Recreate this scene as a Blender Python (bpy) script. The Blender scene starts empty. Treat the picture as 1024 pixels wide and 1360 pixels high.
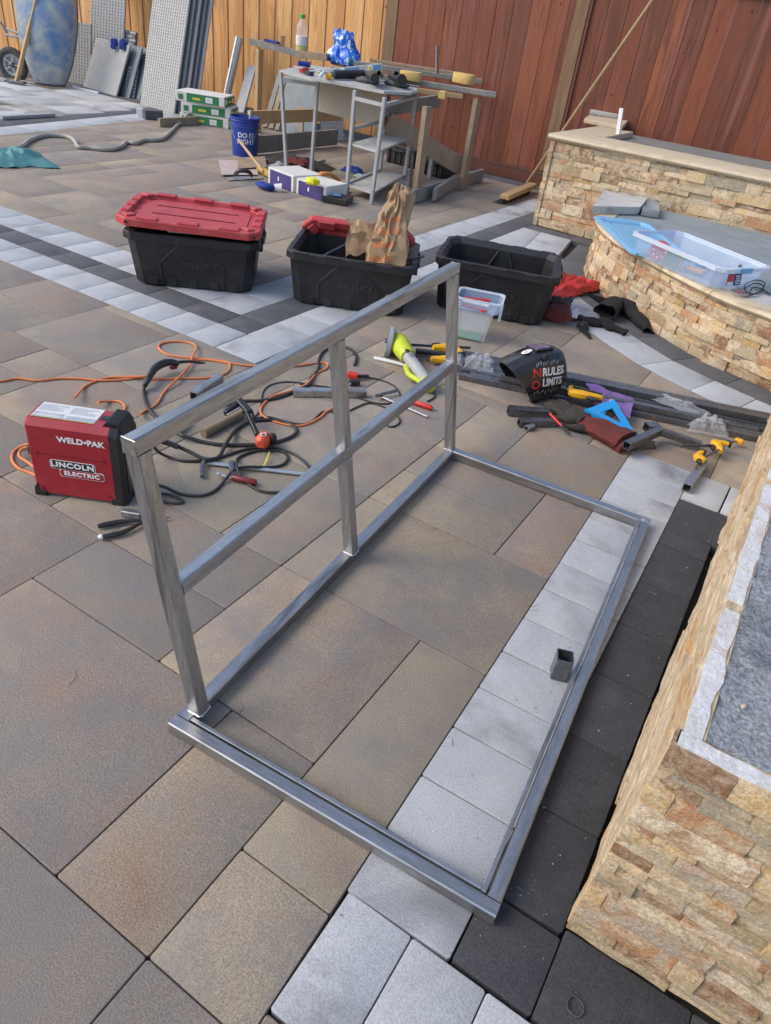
import bpy, bmesh, math, random
from mathutils import Vector as V, Matrix, noise
from mathutils.bvhtree import BVHTree

R = math.radians
rnd = random.Random(11)
sc = bpy.context.scene
COL = sc.collection

# ---------------------------------------------------------------- camera
CH, CF = 1.45, 930.0
th, ro, ya = R(35.45), R(8.34), R(62.6)
cd = V((0, math.cos(th), -math.sin(th)))
cr = V((1, 0, 0))
cu = cr.cross(cd)
r2 = cr * math.cos(ro) + cu * math.sin(ro)
u2 = cu * math.cos(ro) - cr * math.sin(ro)
RZ = Matrix.Rotation(math.pi / 2 - ya, 3, 'Z')
cd, r2, u2 = RZ @ cd, RZ @ r2, RZ @ u2
cam_d = bpy.data.cameras.new('camera')
cam = bpy.data.objects.new('camera', cam_d)
COL.objects.link(cam)
m = Matrix((r2, u2, -cd)).transposed().to_4x4()
m.translation = V((0, 0, CH))
cam.matrix_world = m
cam_d.sensor_fit = 'HORIZONTAL'
cam_d.sensor_width = 36
cam_d.lens = 36 * CF / 1024
cam_d.clip_start = .05
cam_d.clip_end = 500
sc.camera = cam

# ---------------------------------------------------------------- light
w = bpy.data.worlds.new('World')
sc.world = w
w.use_nodes = True
nt = w.node_tree
nt.nodes.clear()
sky = nt.nodes.new('ShaderNodeTexSky')
sky.sky_type = 'NISHITA'
sky.sun_disc = False
SUN_EL, SUN_AZ = 40, 232          # azimuth measured like a compass, y = north
sky.sun_elevation = R(SUN_EL)
sky.sun_rotation = R(SUN_AZ)
sky.air_density = 1.0
sky.dust_density = 2.5
sky.ozone_density = 1.0
bg = nt.nodes.new('ShaderNodeBackground')
bg.inputs['Strength'].default_value = .15
out = nt.nodes.new('ShaderNodeOutputWorld')
nt.links.new(sky.outputs[0], bg.inputs[0])
nt.links.new(bg.outputs[0], out.inputs[0])
sl = bpy.data.lights.new('sun', 'SUN')
sl.energy = .85
sl.angle = R(28)
sl.color = (1, .93, .82)
so = bpy.data.objects.new('sun', sl)
COL.objects.link(so)
sd = V((math.sin(R(SUN_AZ)) * math.cos(R(SUN_EL)), math.cos(R(SUN_AZ)) * math.cos(R(SUN_EL)), math.sin(R(SUN_EL))))
so.rotation_euler = sd.to_track_quat('Z', 'Y').to_euler()
so.location = (0, 0, 8)
sc.view_settings.view_transform = 'Standard'
sc.view_settings.look = 'None'
sc.view_settings.exposure = 0.7
sc.view_settings.gamma = 1
sc.view_settings.use_curve_mapping = False

# ---------------------------------------------------------------- measuring helpers (used to survey real positions)
def ray(x, y):
    return cd * CF + r2 * (x - 512) - u2 * (y - 680)
def at(x, y, z=0.0):
    w_ = ray(x, y)
    return V((0, 0, CH)) + w_ * ((z - CH) / w_.z)
def atY(x, y, Y):
    w_ = ray(x, y)
    return V((0, 0, CH)) + w_ * (Y / w_.y)

# ---------------------------------------------------------------- materials
MATS = {}
def mat(name, c1, c2=None, rough=.6, metal=0.0, scale=12, detail=5, bump=0.0, bscale=120, stretch=None, c3=None,
        objr=0.0, speck=0.0, sscale=400, trans=0, alpha=1, emis=0, coat=0, nrm_dist=.01, rvar=0.0, space='pos', palette=None, dust=0, dustc=(.55, .55, .55), dscale=9, dlo=.5, dhi=.72, lo=.35, hi=.65, palv=.16):
    if name in MATS: return MATS[name]
    m = bpy.data.materials.new(name)
    m.use_nodes = True
    t = m.node_tree
    N, L = t.nodes, t.links
    b = N['Principled BSDF']
    def nn(k, **kw):
        q = N.new(k)
        for a, v in kw.items(): setattr(q, a, v)
        return q
    if space == 'pos':
        co = nn('ShaderNodeNewGeometry').outputs['Position']
    else:
        co = nn('ShaderNodeTexCoord').outputs['Object']
    oi = nn('ShaderNodeObjectInfo')
    # random offset per object so copies do not repeat
    off = nn('ShaderNodeVectorMath', operation='SCALE')
    cx = nn('ShaderNodeCombineXYZ')
    L.new(oi.outputs['Random'], cx.inputs[0]); L.new(oi.outputs['Random'], cx.inputs[2])
    L.new(cx.outputs[0], off.inputs[0]); off.inputs['Scale'].default_value = 37.0
    ad = nn('ShaderNodeVectorMath', operation='ADD')
    L.new(co, ad.inputs[0]); L.new(off.outputs[0], ad.inputs[1])
    vec = ad.outputs[0]
    if stretch:
        mp = nn('ShaderNodeMapping')
        mp.inputs['Scale'].default_value = stretch
        L.new(vec, mp.inputs[0]); vec = mp.outputs[0]
    def noi(s, d=5, r=.55, v=None, dist=0):
        q = nn('ShaderNodeTexNoise')
        q.inputs['Scale'].default_value = s; q.inputs['Detail'].default_value = d
        q.inputs['Roughness'].default_value = r; q.inputs['Distortion'].default_value = dist
        L.new(v or vec, q.inputs['Vector'])
        return q
    def mixc(f, a, bb, bt='MIX'):
        q = nn('ShaderNodeMix', data_type='RGBA', blend_type=bt)
        for sck, val in ((q.inputs[0], f), (q.inputs[6], a), (q.inputs[7], bb)):
            if isinstance(val, (int, float)): sck.default_value = val
            elif isinstance(val, tuple): sck.default_value = (*val, 1)
            else: L.new(val, sck)
        return q.outputs[2]
    def rng(v, a, c, o0=0, o1=1):
        q = nn('ShaderNodeMapRange')
        q.inputs['From Min'].default_value = a; q.inputs['From Max'].default_value = c
        q.inputs['To Min'].default_value = o0; q.inputs['To Max'].default_value = o1
        L.new(v, q.inputs[0]); return q.outputs[0]
    n1 = noi(scale, detail, .62, dist=.8)
    base = c1
    if palette:
        rp = nn('ShaderNodeValToRGB')
        rp.color_ramp.interpolation = 'LINEAR'
        el = rp.color_ramp.elements
        while len(el) < len(palette): el.new(.5)
        for i, c in enumerate(palette):
            el[i].position = i / (len(palette) - 1); el[i].color = (*c, 1)
        mxr = nn('ShaderNodeMath', operation='ADD')
        L.new(oi.outputs['Random'], mxr.inputs[0])
        L.new(rng(n1.outputs[0], .3, .7, -palv, palv), mxr.inputs[1])
        L.new(mxr.outputs[0], rp.inputs[0])
        base = rp.outputs[0]
    f1 = rng(n1.outputs[0], lo, hi)
    col = mixc(f1, base, c2) if c2 else (base if not isinstance(base, tuple) else mixc(0.0, base, base))
    if c3:
        n3 = noi(scale * .45, 4, .6, dist=.6)
        col = mixc(rng(n3.outputs[0], .54, .7), col, c3)
    if objr:
        hv = nn('ShaderNodeHueSaturation')
        L.new(rng(oi.outputs['Random'], 0, 1, 1 - objr, 1 + objr), hv.inputs['Value'])
        L.new(col, hv.inputs['Color']); col = hv.outputs[0]
    if speck:
        ns = noi(sscale, 3, .7)
        hv = nn('ShaderNodeHueSaturation')
        L.new(rng(ns.outputs[0], .38, .62, 1 - speck, 1 + speck), hv.inputs['Value'])
        L.new(col, hv.inputs['Color']); col = hv.outputs[0]
    if dust:
        nd = noi(dscale, 9, .72)
        col = mixc(rng(nd.outputs[0], dlo, dhi, 0, dust), col, dustc)
    L.new(col, b.inputs['Base Color'])
    b.inputs['Roughness'].default_value = rough
    if rvar:
        nr = noi(scale * 2.2, 6, .7)
        L.new(rng(nr.outputs[0], .3, .7, max(.05, rough - rvar), min(1, rough + rvar)), b.inputs['Roughness'])
    b.inputs['Metallic'].default_value = metal
    b.inputs['Transmission Weight'].default_value = trans
    b.inputs['Alpha'].default_value = alpha
    b.inputs['Coat Weight'].default_value = coat
    if bump:
        nb = noi(bscale, 6, .7)
        bp = nn('ShaderNodeBump')
        bp.inputs['Strength'].default_value = bump; bp.inputs['Distance'].default_value = nrm_dist
        L.new(nb.outputs[0], bp.inputs['Height']); L.new(bp.outputs[0], b.inputs['Normal'])
    MATS[name] = m
    return m

TAN = mat('tan_paver', (.2, .165, .135), rough=.9, scale=2.6, palette=[(.25, .215, .185), (.3, .255, .205), (.335, .285, .21), (.275, .235, .2), (.3, .232, .185), (.31, .265, .205), (.26, .225, .198)],
          c2=(.31, .215, .155), c3=(.39, .325, .225), lo=.5, hi=.76, dust=.7, dustc=(.2, .195, .2), dscale=3.4, dlo=.46, dhi=.66, speck=.27, sscale=300, bump=.8, bscale=210, nrm_dist=.005, objr=.1)
LIGHT = mat('light_paver_concrete', (.46, .48, .505), (.38, .4, .425), rough=.9, scale=5, speck=.17, sscale=260, bump=.7, bscale=240, nrm_dist=.004, objr=.045, c3=(.23, .235, .25))
DARK = mat('charcoal_paver_concrete', (.042, .043, .05), (.056, .057, .064), rough=.85, scale=8, speck=.32, sscale=260, bump=.8, bscale=240, nrm_dist=.005, objr=.15, dust=.14, dustc=(.2, .2, .2))
DARKF = mat('weathered_charcoal_concrete', (.075, .08, .09), (.1, .1, .11), rough=.85, scale=8, speck=.2, sscale=300, bump=.3, bscale=300, nrm_dist=.002, objr=.07, dust=.3, dustc=(.2, .2, .2))
SAND = mat('bedding_sand', (.05, .045, .038), (.08, .07, .06), rough=.95, scale=40, bump=.3)
DUSTY = mat('mortar_dusted_concrete', (.34, .35, .35), (.52, .53, .53), c3=(.17, .14, .105), rough=.9, scale=1.3, speck=.1, bump=.2)
STONE = mat('split_travertine', (.4, .33, .24), rough=.88, scale=22, c2=(.3, .19, .1), c3=(.64, .54, .38), speck=.2, sscale=170, bump=.9, bscale=75, nrm_dist=.01, objr=.15, lo=.56, hi=.8, palv=.05,
            palette=[(.36, .32, .25), (.56, .46, .31), (.46, .35, .21), (.55, .37, .16), (.54, .44, .3), (.27, .13, .065), (.64, .55, .4), (.52, .38, .22), (.46, .39, .3), (.47, .24, .11), (.6, .5, .34), (.27, .16, .09), (.52, .42, .28), (.58, .4, .2), (.62, .53, .39), (.38, .2, .1)])
STONEW = mat('honey_travertine_strata', (.5, .4, .27), rough=.88, scale=26, c2=(.5, .27, .11), c3=(.72, .64, .5), speck=.2, sscale=160, bump=.9, bscale=50, nrm_dist=.008, lo=.52, hi=.7,
             stretch=(1, .16, 3.6), palette=[(.55, .45, .3), (.6, .5, .36), (.5, .36, .2), (.62, .55, .42), (.45, .3, .16), (.58, .46, .28), (.4, .34, .26)])
CORE = mat('cement_core', (.17, .165, .155), (.24, .235, .22), rough=.95, scale=15, bump=.6, bscale=60)
CONC = mat('rough_wet_concrete', (.33, .355, .385), (.46, .49, .52), c3=(.16, .175, .195), rough=.9, scale=9, speck=.35, sscale=120, bump=1, bscale=55, nrm_dist=.03, lo=.3, hi=.7)
THIN = mat('white_thinset', (.72, .73, .74), (.6, .58, .55), c3=(.5, .32, .24), rough=.9, scale=14, speck=.12, sscale=160, bump=.7, bscale=80)
CAPM = mat('travertine_cap', (.5, .4, .26), (.58, .49, .36), c3=(.36, .27, .17), rough=.6, scale=7, stretch=(1, 3, 3), bump=.3, bscale=60, speck=.1)
CAPG = mat('pale_stone_slab', (.45, .44, .42), (.55, .53, .5), c3=(.3, .3, .29), rough=.7, scale=8, stretch=(1, 4, 4), bump=.4, bscale=50, speck=.12)
SEAT = mat('grey_cement_screed', (.2, .23, .24), (.26, .29, .3), rough=.8, scale=5, bump=.2, bscale=80, speck=.06)
STEEL = mat('raw_steel', (.5, .5, .51), (.34, .335, .33), c3=(.2, .17, .15), rough=.34, metal=.85, scale=16, rvar=.14, speck=.12, sscale=90, bump=.08, bscale=140, nrm_dist=.002, stretch=(1, 1, 1))
STX, STY, STZ = [mat('raw_steel_' + k, (.42, .425, .44), (.31, .31, .315), c3=(.2, .195, .19), rough=.34, metal=.85, scale=9, rvar=.1, speck=.1, sscale=60, bump=.05, bscale=60, nrm_dist=.002, stretch=st_, space='obj', lo=.4, hi=.7) for k, st_ in (('x', (.5, 4, 4)), ('y', (4, .5, 4)), ('z', (7, 7, .4)))]
STEELD = mat('dark_mill_steel', (.13, .135, .15), (.18, .185, .2), rough=.28, metal=.7, scale=14, rvar=.12, speck=.1, sscale=90)
WELD = mat('ground_weld', (.58, .59, .61), (.46, .46, .48), rough=.3, metal=.8, scale=60, speck=.2, bump=.3, bscale=200)
ALU = mat('brushed_aluminium', (.6, .61, .62), (.5, .51, .52), rough=.35, metal=.8, scale=30)
REDW = mat('red_enamel', (.36, .012, .025), (.3, .012, .02), rough=.38, scale=14, rvar=.1, coat=.2, speck=.05, dust=.14, dustc=(.45, .25, .24))
BLK = mat('black_plastic', (.014, .014, .015), (.022, .022, .023), rough=.42, scale=20, rvar=.1, dust=.1, dustc=(.1, .1, .1))
TOTE = mat('black_tote_plastic', (.012, .012, .014), (.02, .02, .022), rough=.48, scale=9, rvar=.12, dust=.35, dustc=(.06, .06, .065))
TOTEL = mat('black_embossed_plastic', (.04, .04, .043), rough=.4)
LID = mat('red_lid_plastic', (.5, .05, .055), (.42, .04, .045), rough=.5, scale=6, rvar=.1, dust=.35, dustc=(.45, .22, .2))  # sky sheen is put into the base red, lifting it brighter and pinker
ORANGE = mat('orange_cord_rubber', (.75, .22, .06), (.62, .19, .07), rough=.55, scale=25, dust=.25, dustc=(.35, .2, .13))
CABLE = mat('black_cable_rubber', (.018, .018, .019), (.03, .03, .03), rough=.5, scale=25, dust=.2, dustc=(.12, .12, .12))
WHITE = mat('white_print', (.78, .78, .78), rough=.5)
WHITEP = mat('white_plastic', (.7, .71, .72), (.62, .63, .64), rough=.45, scale=20)
GREYL = mat('label_grey', (.33, .36, .4), (.42, .44, .47), rough=.5, scale=50)
BLKP = mat('black_print', (.01, .01, .01), rough=.5)
YEL = mat('yellow_plastic', (.8, .42, .01), (.7, .36, .01), rough=.45, scale=25, dust=.1, dustc=(.3, .2, .1))
LIME = mat('lime_plastic', (.52, .6, .03), (.42, .5, .03), rough=.42, scale=18, dust=.2, dustc=(.3, .3, .1))
REDP = mat('bright_red_plastic', (.6, .03, .02), (.5, .03, .02), rough=.4, scale=20)
DKRED = mat('dark_red_handle', (.14, .012, .016), (.2, .015, .02), rough=.3, scale=20)
BLUE = mat('cobalt_bucket_plastic', (.015, .045, .3), (.02, .055, .34), rough=.42, scale=8, dust=.3, dustc=(.16, .2, .4))
SKYB = mat('pale_blue_plastic', (.2, .43, .62), (.17, .38, .57), rough=.4, scale=6, rvar=.1)
SQB = mat('bright_blue_plastic', (.02, .32, .72), (.02, .27, .62), rough=.4, scale=10)
NAVY = mat('blue_fabric_glove', (.02, .05, .3), (.015, .035, .2), rough=.9, scale=40, bump=.5)
GLR = mat('red_suede', (.15, .028, .025), (.1, .02, .018), rough=.95, scale=18, speck=.2, bump=.6, bscale=60)
GLB = mat('black_suede', (.03, .026, .024), (.055, .045, .04), rough=.95, scale=18, speck=.2, bump=.6, bscale=60)
JACK = mat('black_cloth', (.008, .008, .009), (.014, .014, .015), rough=.9, scale=25, bump=.5, bscale=90)
REDC = mat('red_coated_cloth', (.55, .035, .03), (.4, .02, .02), rough=.5, scale=12, bump=.4, bscale=40)
KRAFT = mat('kraft_paper', (.4, .27, .16), (.33, .22, .13), rough=.85, scale=14, bump=.5, bscale=25, nrm_dist=.02)
KPRT = mat('orange_print', (.62, .2, .07), rough=.85)
CLEAR = mat('clear_plastic', (.86, .9, .95), rough=.12, alpha=.2)
CLEARB = mat('bluish_clear_plastic', (.5, .65, .9), (.6, .75, .98), rough=.16, alpha=.24, scale=9)
CLEARR = mat('clear_plastic_rim', (.75, .82, .92), rough=.2, alpha=.6)
FILM = mat('crumpled_film', (.75, .8, .88), (.9, .93, .97), rough=.14, alpha=.22, scale=30, bump=.6, bscale=30)
PURP = mat('purple_film', (.2, .1, .34), (.28, .16, .42), rough=.15, alpha=.75, scale=14)
LENS = mat('violet_lens', (.25, .2, .55), (.4, .5, .3), rough=.08, metal=.6, scale=9)
GLOSS = mat('gloss_black_shell', (.012, .012, .013), (.02, .02, .022), rough=.22, scale=15, coat=.4, rvar=.06)
CEDAR = mat('cedar_board', (.6, .3, .11), (.42, .19, .065), rough=.75, scale=5, stretch=(5, 5, .35), c3=(.62, .34, .13), bump=.25, bscale=30, lo=.4, hi=.75,
            palette=[(.5, .24, .09), (.72, .42, .17), (.6, .31, .11), (.78, .48, .21), (.48, .24, .09), (.7, .4, .16)])
REDF = mat('redwood_stained_board', (.22, .055, .022), (.13, .032, .014), rough=.6, scale=5, stretch=(5, 5, .35), bump=.22, bscale=30, lo=.4, hi=.8, c3=(.2, .07, .06),
           palette=[(.1, .025, .011), (.24, .064, .024), (.15, .038, .016), (.27, .08, .032), (.1, .028, .013), (.19, .048, .019)])
POST = mat('weathered_post', (.16, .09, .05), (.22, .14, .08), rough=.8, scale=6, stretch=(5, 5, .4), bump=.3, bscale=30)
RAIL = mat('dark_red_rail', (.1, .03, .018), (.14, .045, .025), rough=.7, scale=6, stretch=(.4, 5, 5), bump=.3, bscale=30)
KNOT = mat('dark_knot', (.07, .025, .012), rough=.8)
LUMG = mat('grey_weathered_lumber', (.2, .2, .19), (.28, .27, .25), c3=(.33, .27, .2), rough=.85, scale=7, bump=.4, bscale=60, stretch=(1, 1, 1), speck=.1, sscale=80)
LUMT = mat('tan_lumber', (.36, .27, .18), (.27, .2, .14), c3=(.3, .29, .26), rough=.85, scale=7, bump=.35, bscale=60, speck=.1, sscale=80)
PINE = mat('fresh_pine', (.5, .33, .17), (.42, .27, .13), rough=.75, scale=9, bump=.2)
TILEM = mat('grey_tile_backing', (.33, .34, .35), (.38, .385, .39), rough=.7, scale=9, bump=.2)
TILEE = mat('tile_relief', (.42, .41, .395), (.48, .465, .44), rough=.7, scale=9)
TILED = mat('dark_tile_edge', (.12, .15, .17), (.17, .2, .22), rough=.6, scale=12)
BAGW = mat('white_box_card', (.68, .67, .64), (.6, .59, .56), rough=.7, scale=8)
BAGG = mat('green_box_print', (.02, .17, .06), (.03, .2, .07), rough=.6, scale=8)
GOLDP = mat('gold_print', (.6, .5, .06), rough=.6)
PRPB = mat('violet_box_print', (.045, .03, .16), (.06, .04, .2), rough=.55, scale=8)
TEAL = mat('teal_tarp', (.05, .19, .2), (.07, .24, .25), rough=.7, scale=9, bump=.5, bscale=30, dust=.2, dustc=(.3, .35, .35))
HOSE = mat('grey_hose', (.4, .38, .33), (.32, .3, .26), rough=.6, scale=20)
TUBB = mat('blue_barrow_paint', (.07, .17, .38), (.36, .39, .36), c3=(.68, .64, .5), rough=.55, scale=2.6, dust=.7, dustc=(.5, .47, .38))
TYRE = mat('dusty_tyre', (.05, .048, .045), (.1, .095, .085), rough=.9, scale=16, bump=.5)
CHAR = mat('powder_coat_grey', (.36, .37, .38), (.3, .31, .32), rough=.5, scale=14, dust=.2, dustc=(.5, .5, .5))
DESK = mat('beige_laminate', (.4, .36, .3), (.36, .32, .27), rough=.6, scale=9, dust=.25, dustc=(.5, .5, .48))
DESKT = mat('dusty_desk_top', (.36, .36, .35), (.45, .45, .44), rough=.7, scale=10)
SPONGE = mat('yellow_sponge', (.6, .42, .16), (.52, .36, .13), rough=.95, scale=40, bump=.8, bscale=90)
BAGBL = mat('blue_printed_bag', (.01, .13, .62), (.6, .75, .85), c3=(.2, .5, .05), lo=.52, hi=.6, rough=.25, scale=11, bump=.4, bscale=25)
BAGGR = mat('green_printed_bag', (.2, .5, .04), (.7, .8, .6), rough=.25, scale=12)
LEVELB = mat('level_blue', (.08, .2, .42), (.1, .24, .46), rough=.4, scale=10, dust=.3, dustc=(.5, .5, .5))
GREEN = mat('green_cap', (.05, .35, .08), rough=.4)
JUICE = mat('green_yellow_liquid', (.5, .45, .04), rough=.2)
CARD = mat('brown_tube_card', (.26, .2, .13), (.2, .15, .09), rough=.85, scale=16, speck=.2, bump=.5)
TROWEL = mat('dusty_trowel_blade', (.5, .47, .45), (.5, .33, .28), rough=.5, scale=9)
DISC = mat('abrasive_disc', (.22, .21, .2), (.3, .29, .27), rough=.9, scale=60, speck=.3)
COPPER = mat('pink_disc', (.75, .42, .33), rough=.5)
BRIST = mat('black_bristle', (.02, .022, .025), (.05, .055, .06), rough=.9, scale=60)
HANDLE = mat('broom_handle_wood', (.42, .29, .17), (.34, .23, .13), rough=.6, scale=12)

# ---------------------------------------------------------------- mesh builder
WM = {}
def crom(pts, k=6, closed=False):
    P = [V(p) for p in pts]; out_ = []
    n = len(P)
    if n < 3: return P
    for i in range(n - 1 if not closed else n):
        a = P[(i - 1) % n] if (i or closed) else P[0]
        b, c = P[i], P[(i + 1) % n]
        d_ = P[(i + 2) % n] if (i + 2 < n or closed) else P[-1]
        for j in range(k):
            t = j / k
            out_.append(.5 * ((2 * b) + (c - a) * t + (2 * a - 5 * b + 4 * c - d_) * t * t + (3 * b - a - 3 * c + d_) * t ** 3))
    if not closed: out_.append(P[-1])
    return out_

class MB:
    def __init__(s, M=None):
        s.bm = bmesh.new(); s.M = M or Matrix.Identity(4)
    def v(s, p): return s.bm.verts.new(s.M @ V(p))
    def f(s, vs):
        try: return s.bm.faces.new(vs)
        except ValueError: return None
    def box(s, c, size, rot=None, bev=0.0, taper=1.0):
        c = V(c); hx, hy, hz = [q / 2 for q in size]
        Q = Matrix.Translation(c) @ ((rot.to_4x4() if rot else Matrix.Identity(4)))
        vs = []
        for dz in (-1, 1):
            k = taper if dz > 0 else 1
            for dx, dy in ((-1, -1), (1, -1), (1, 1), (-1, 1)):
                vs.append(s.v(Q @ V((dx * hx * k, dy * hy * k, dz * hz))))
        fs = [s.f([vs[3], vs[2], vs[1], vs[0]]), s.f(vs[4:])]
        for i in range(4): fs.append(s.f([vs[i], vs[(i + 1) % 4], vs[4 + (i + 1) % 4], vs[4 + i]]))
        if bev:
            es = list({e for f_ in fs for e in f_.edges})
            bmesh.ops.bevel(s.bm, geom=es, offset=bev, segments=1, affect='EDGES', profile=.5)
        return s
    def beam(s, a, b, w_, h, up=(0, 0, 1), bev=0.0):
        a, b = V(a), V(b); z = (b - a); l = z.length; z.normalize()
        x = V(up).cross(z)
        if x.length < 1e-4: x = V((1, 0, 0))
        x.normalize(); y = z.cross(x)
        rot = Matrix((x, y, z)).transposed()
        return s.box((a + b) / 2, (w_, h, l), rot, bev)
    def frame(s, a, b, up=(0, 0, 1)):
        a, b = V(a), V(b); z = (b - a).normalized(); x = V(up).cross(z)
        if x.length < 1e-4: x = V((1, 0, 0))
        x.normalize(); return Matrix((x, z.cross(x), z)).transposed()
    def sqtube(s, a, b, w_, h=None, t=.003, up=(0, 0, 1), r=.003):
        """hollow square tube with open ends"""
        h = h or w_
        a, b = V(a), V(b); Q = s.frame(a, b, up)
        def ring(p, ww, hh, c):
            o = []
            for sx, sy in ((1, 1), (-1, 1), (-1, -1), (1, -1)):
                pr = [(sx * (ww - c), sy * hh), (sx * ww, sy * (hh - c))]
                if sx * sy > 0: pr.reverse()
                o += pr
            return [p + Q @ V((x, y, 0)) for x, y in o]
        s.loft([ring(a, w_ / 2 - t, h / 2 - t, r * .3), ring(a, w_ / 2, h / 2, r), ring(b, w_ / 2, h / 2, r), ring(b, w_ / 2 - t, h / 2 - t, r * .3), ring(a, w_ / 2 - t, h / 2 - t, r * .3)], False, False)
        return s
    def loft(s, rings, c0=True, c1=True, closed=True):
        rs = [[s.v(p) for p in r_] for r_ in rings]
        n = len(rs[0])
        for i in range(len(rs) - 1):
            for j in range(n if closed else n - 1):
                s.f([rs[i][j], rs[i][(j + 1) % n], rs[i + 1][(j + 1) % n], rs[i + 1][j]])
        if c0: s.f(rs[0][::-1])
        if c1: s.f(rs[-1])
        return s
    def tube(s, pts, r, n=8, radii=None, flat=1.0, cap=True, up=(0, 0, 1)):
        P = [V(p) for p in pts]; rings = []
        px = None
        for i, p in enumerate(P):
            t = (P[min(i + 1, len(P) - 1)] - P[max(i - 1, 0)])
            if t.length < 1e-7: t = V((0, 0, 1))
            t.normalize()
            x = V(up).cross(t) if px is None else (px - t * px.dot(t))
            if x.length < 1e-3: x = V((1, 0, 0)).cross(t)
            x.normalize(); px = x; y = t.cross(x)
            rr = radii[i] if radii else r
            rings.append([p + (x * math.cos(a) + y * math.sin(a) * flat) * rr for a in [2 * math.pi * k / n for k in range(n)]])
        return s.loft(rings, cap, cap)
    def lathe(s, prof, n=24, c=(0, 0, 0), rot=None):
        Q = rot or Matrix.Identity(3); c = V(c)
        return s.loft([[c + Q @ V((r_ * math.cos(2 * math.pi * k / n), r_ * math.sin(2 * math.pi * k / n), z)) for k in range(n)] for r_, z in prof])
    def prism(s, poly, z0, z1, inset=0):
        top = poly
        if inset:
            c = V((sum(p[0] for p in poly) / len(poly), sum(p[1] for p in poly) / len(poly)))
            top = [tuple(V(p[:2]) + (c - V(p[:2])).normalized() * inset) for p in poly]
        if inset: return s.loft([[(*p[:2], z0) for p in poly], [(*p[:2], z1 - inset) for p in poly], [(*p[:2], z1) for p in top]])
        return s.loft([[(*p[:2], z0) for p in poly], [(*p[:2], z1) for p in poly]])
    def blob(s, c, rad, rot=None, n=10, m=7, nz=0.0, nsc=8):
        Q = rot or Matrix.Identity(3); c = V(c); rings = []
        for i in range(1, m):
            a = math.pi * i / m; rg = []
            for k in range(n):
                b = 2 * math.pi * k / n
                q = V((math.sin(a) * math.cos(b) * rad[0], math.sin(a) * math.sin(b) * rad[1], -math.cos(a) * rad[2]))
                p = c + Q @ q
                if nz: p += (p - c).normalized() * noise.noise(p * nsc) * nz
                rg.append(p)
            rings.append(rg)
        return s.loft(rings)
    def jitter(s, amt, sc_=6.0, zmin=None):
        for v_ in s.bm.verts:
            d_ = noise.noise_vector(v_.co * sc_) * amt
            if zmin is not None and v_.co.z + d_.z < zmin: d_.z = zmin - v_.co.z
            v_.co += d_
        return s
    def sheet(s, grid):
        vs = [[s.v(p) for p in row] for row in grid]
        for i in range(len(vs) - 1):
            for j in range(len(vs[0]) - 1):
                s.f([vs[i][j], vs[i][j + 1], vs[i + 1][j + 1], vs[i + 1][j]])
        return s
    def thicken(s, t):
        bmesh.ops.recalc_face_normals(s.bm, faces=s.bm.faces[:])
        bmesh.ops.solidify(s.bm, geom=s.bm.faces[:], thickness=t)
        return s
    def bevel(s, o):
        bmesh.ops.bevel(s.bm, geom=s.bm.edges[:], offset=o, segments=1, affect='EDGES', profile=.5)
        return s
    def build(s, name, mt, parent=None, local=False, smooth=None, norm=True):
        if norm: bmesh.ops.recalc_face_normals(s.bm, faces=s.bm.faces[:])
        me = bpy.data.meshes.new(name)
        o = bpy.data.objects.new(name, me)
        COL.objects.link(o)
        if parent is None:
            if not local and s.bm.verts:
                xs = [v_.co.x for v_ in s.bm.verts]; ys = [v_.co.y for v_ in s.bm.verts]; z0 = min(v_.co.z for v_ in s.bm.verts)
                c = V(((min(xs) + max(xs)) / 2, (min(ys) + max(ys)) / 2, z0))
                bmesh.ops.translate(s.bm, verts=s.bm.verts[:], vec=-c)
                o.location = c; WM[o] = Matrix.Translation(c)
            else: WM[o] = Matrix.Identity(4)
        else:
            o.parent = parent; WM[o] = WM[parent]
            if not local: bmesh.ops.transform(s.bm, matrix=WM[parent].inverted(), verts=s.bm.verts[:])
        s.bm.to_mesh(me); s.bm.free()
        me.materials.append(mt)
        if smooth is not None:
            for p in me.polygons: p.use_smooth = True
            me.set_sharp_from_angle(angle=R(smooth))
        return o

def tag(o, label, cat, group=None):
    o['label'] = label; o['category'] = cat
    if group: o['group'] = group
    return o
def thing(name, label, cat, loc=(0, 0, 0), rz=0.0, group=None, rot=None):
    o = bpy.data.objects.new(name, None); COL.objects.link(o)
    o.empty_display_size = .05
    M_ = Matrix.Translation(V(loc)) @ (rot.to_4x4() if rot else Matrix.Rotation(rz, 4, 'Z'))
    o.matrix_world = M_; WM[o] = M_
    return tag(o, label, cat, group)
def struct(o):
    o['kind'] = 'structure'; return o
def text(parent, s_, size, mt, M_, name='lettering', bold=0.0, ex=.0006, sx=1.0, world=False, align='CENTER', spacing=1.0, shear=0):
    cu_ = bpy.data.curves.new('t', 'FONT')
    cu_.body = s_; cu_.size = size; cu_.offset = bold; cu_.extrude = ex
    cu_.align_x = align; cu_.align_y = 'CENTER'; cu_.resolution_u = 3; cu_.space_character = spacing; cu_.shear = shear
    to = bpy.data.objects.new('t', cu_); COL.objects.link(to)
    dg = bpy.context.evaluated_depsgraph_get()
    me = bpy.data.meshes.new_from_object(to.evaluated_get(dg))
    bpy.data.objects.remove(to); bpy.data.curves.remove(cu_)
    me.name = name
    me.transform(M_ @ Matrix.Diagonal((sx, 1, 1, 1)))
    if world: me.transform(WM[parent].inverted())
    me.materials.clear(); me.materials.append(mt)
    o = bpy.data.objects.new(name, me); COL.objects.link(o); o.parent = parent; WM[o] = WM[parent]
    return o
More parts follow.
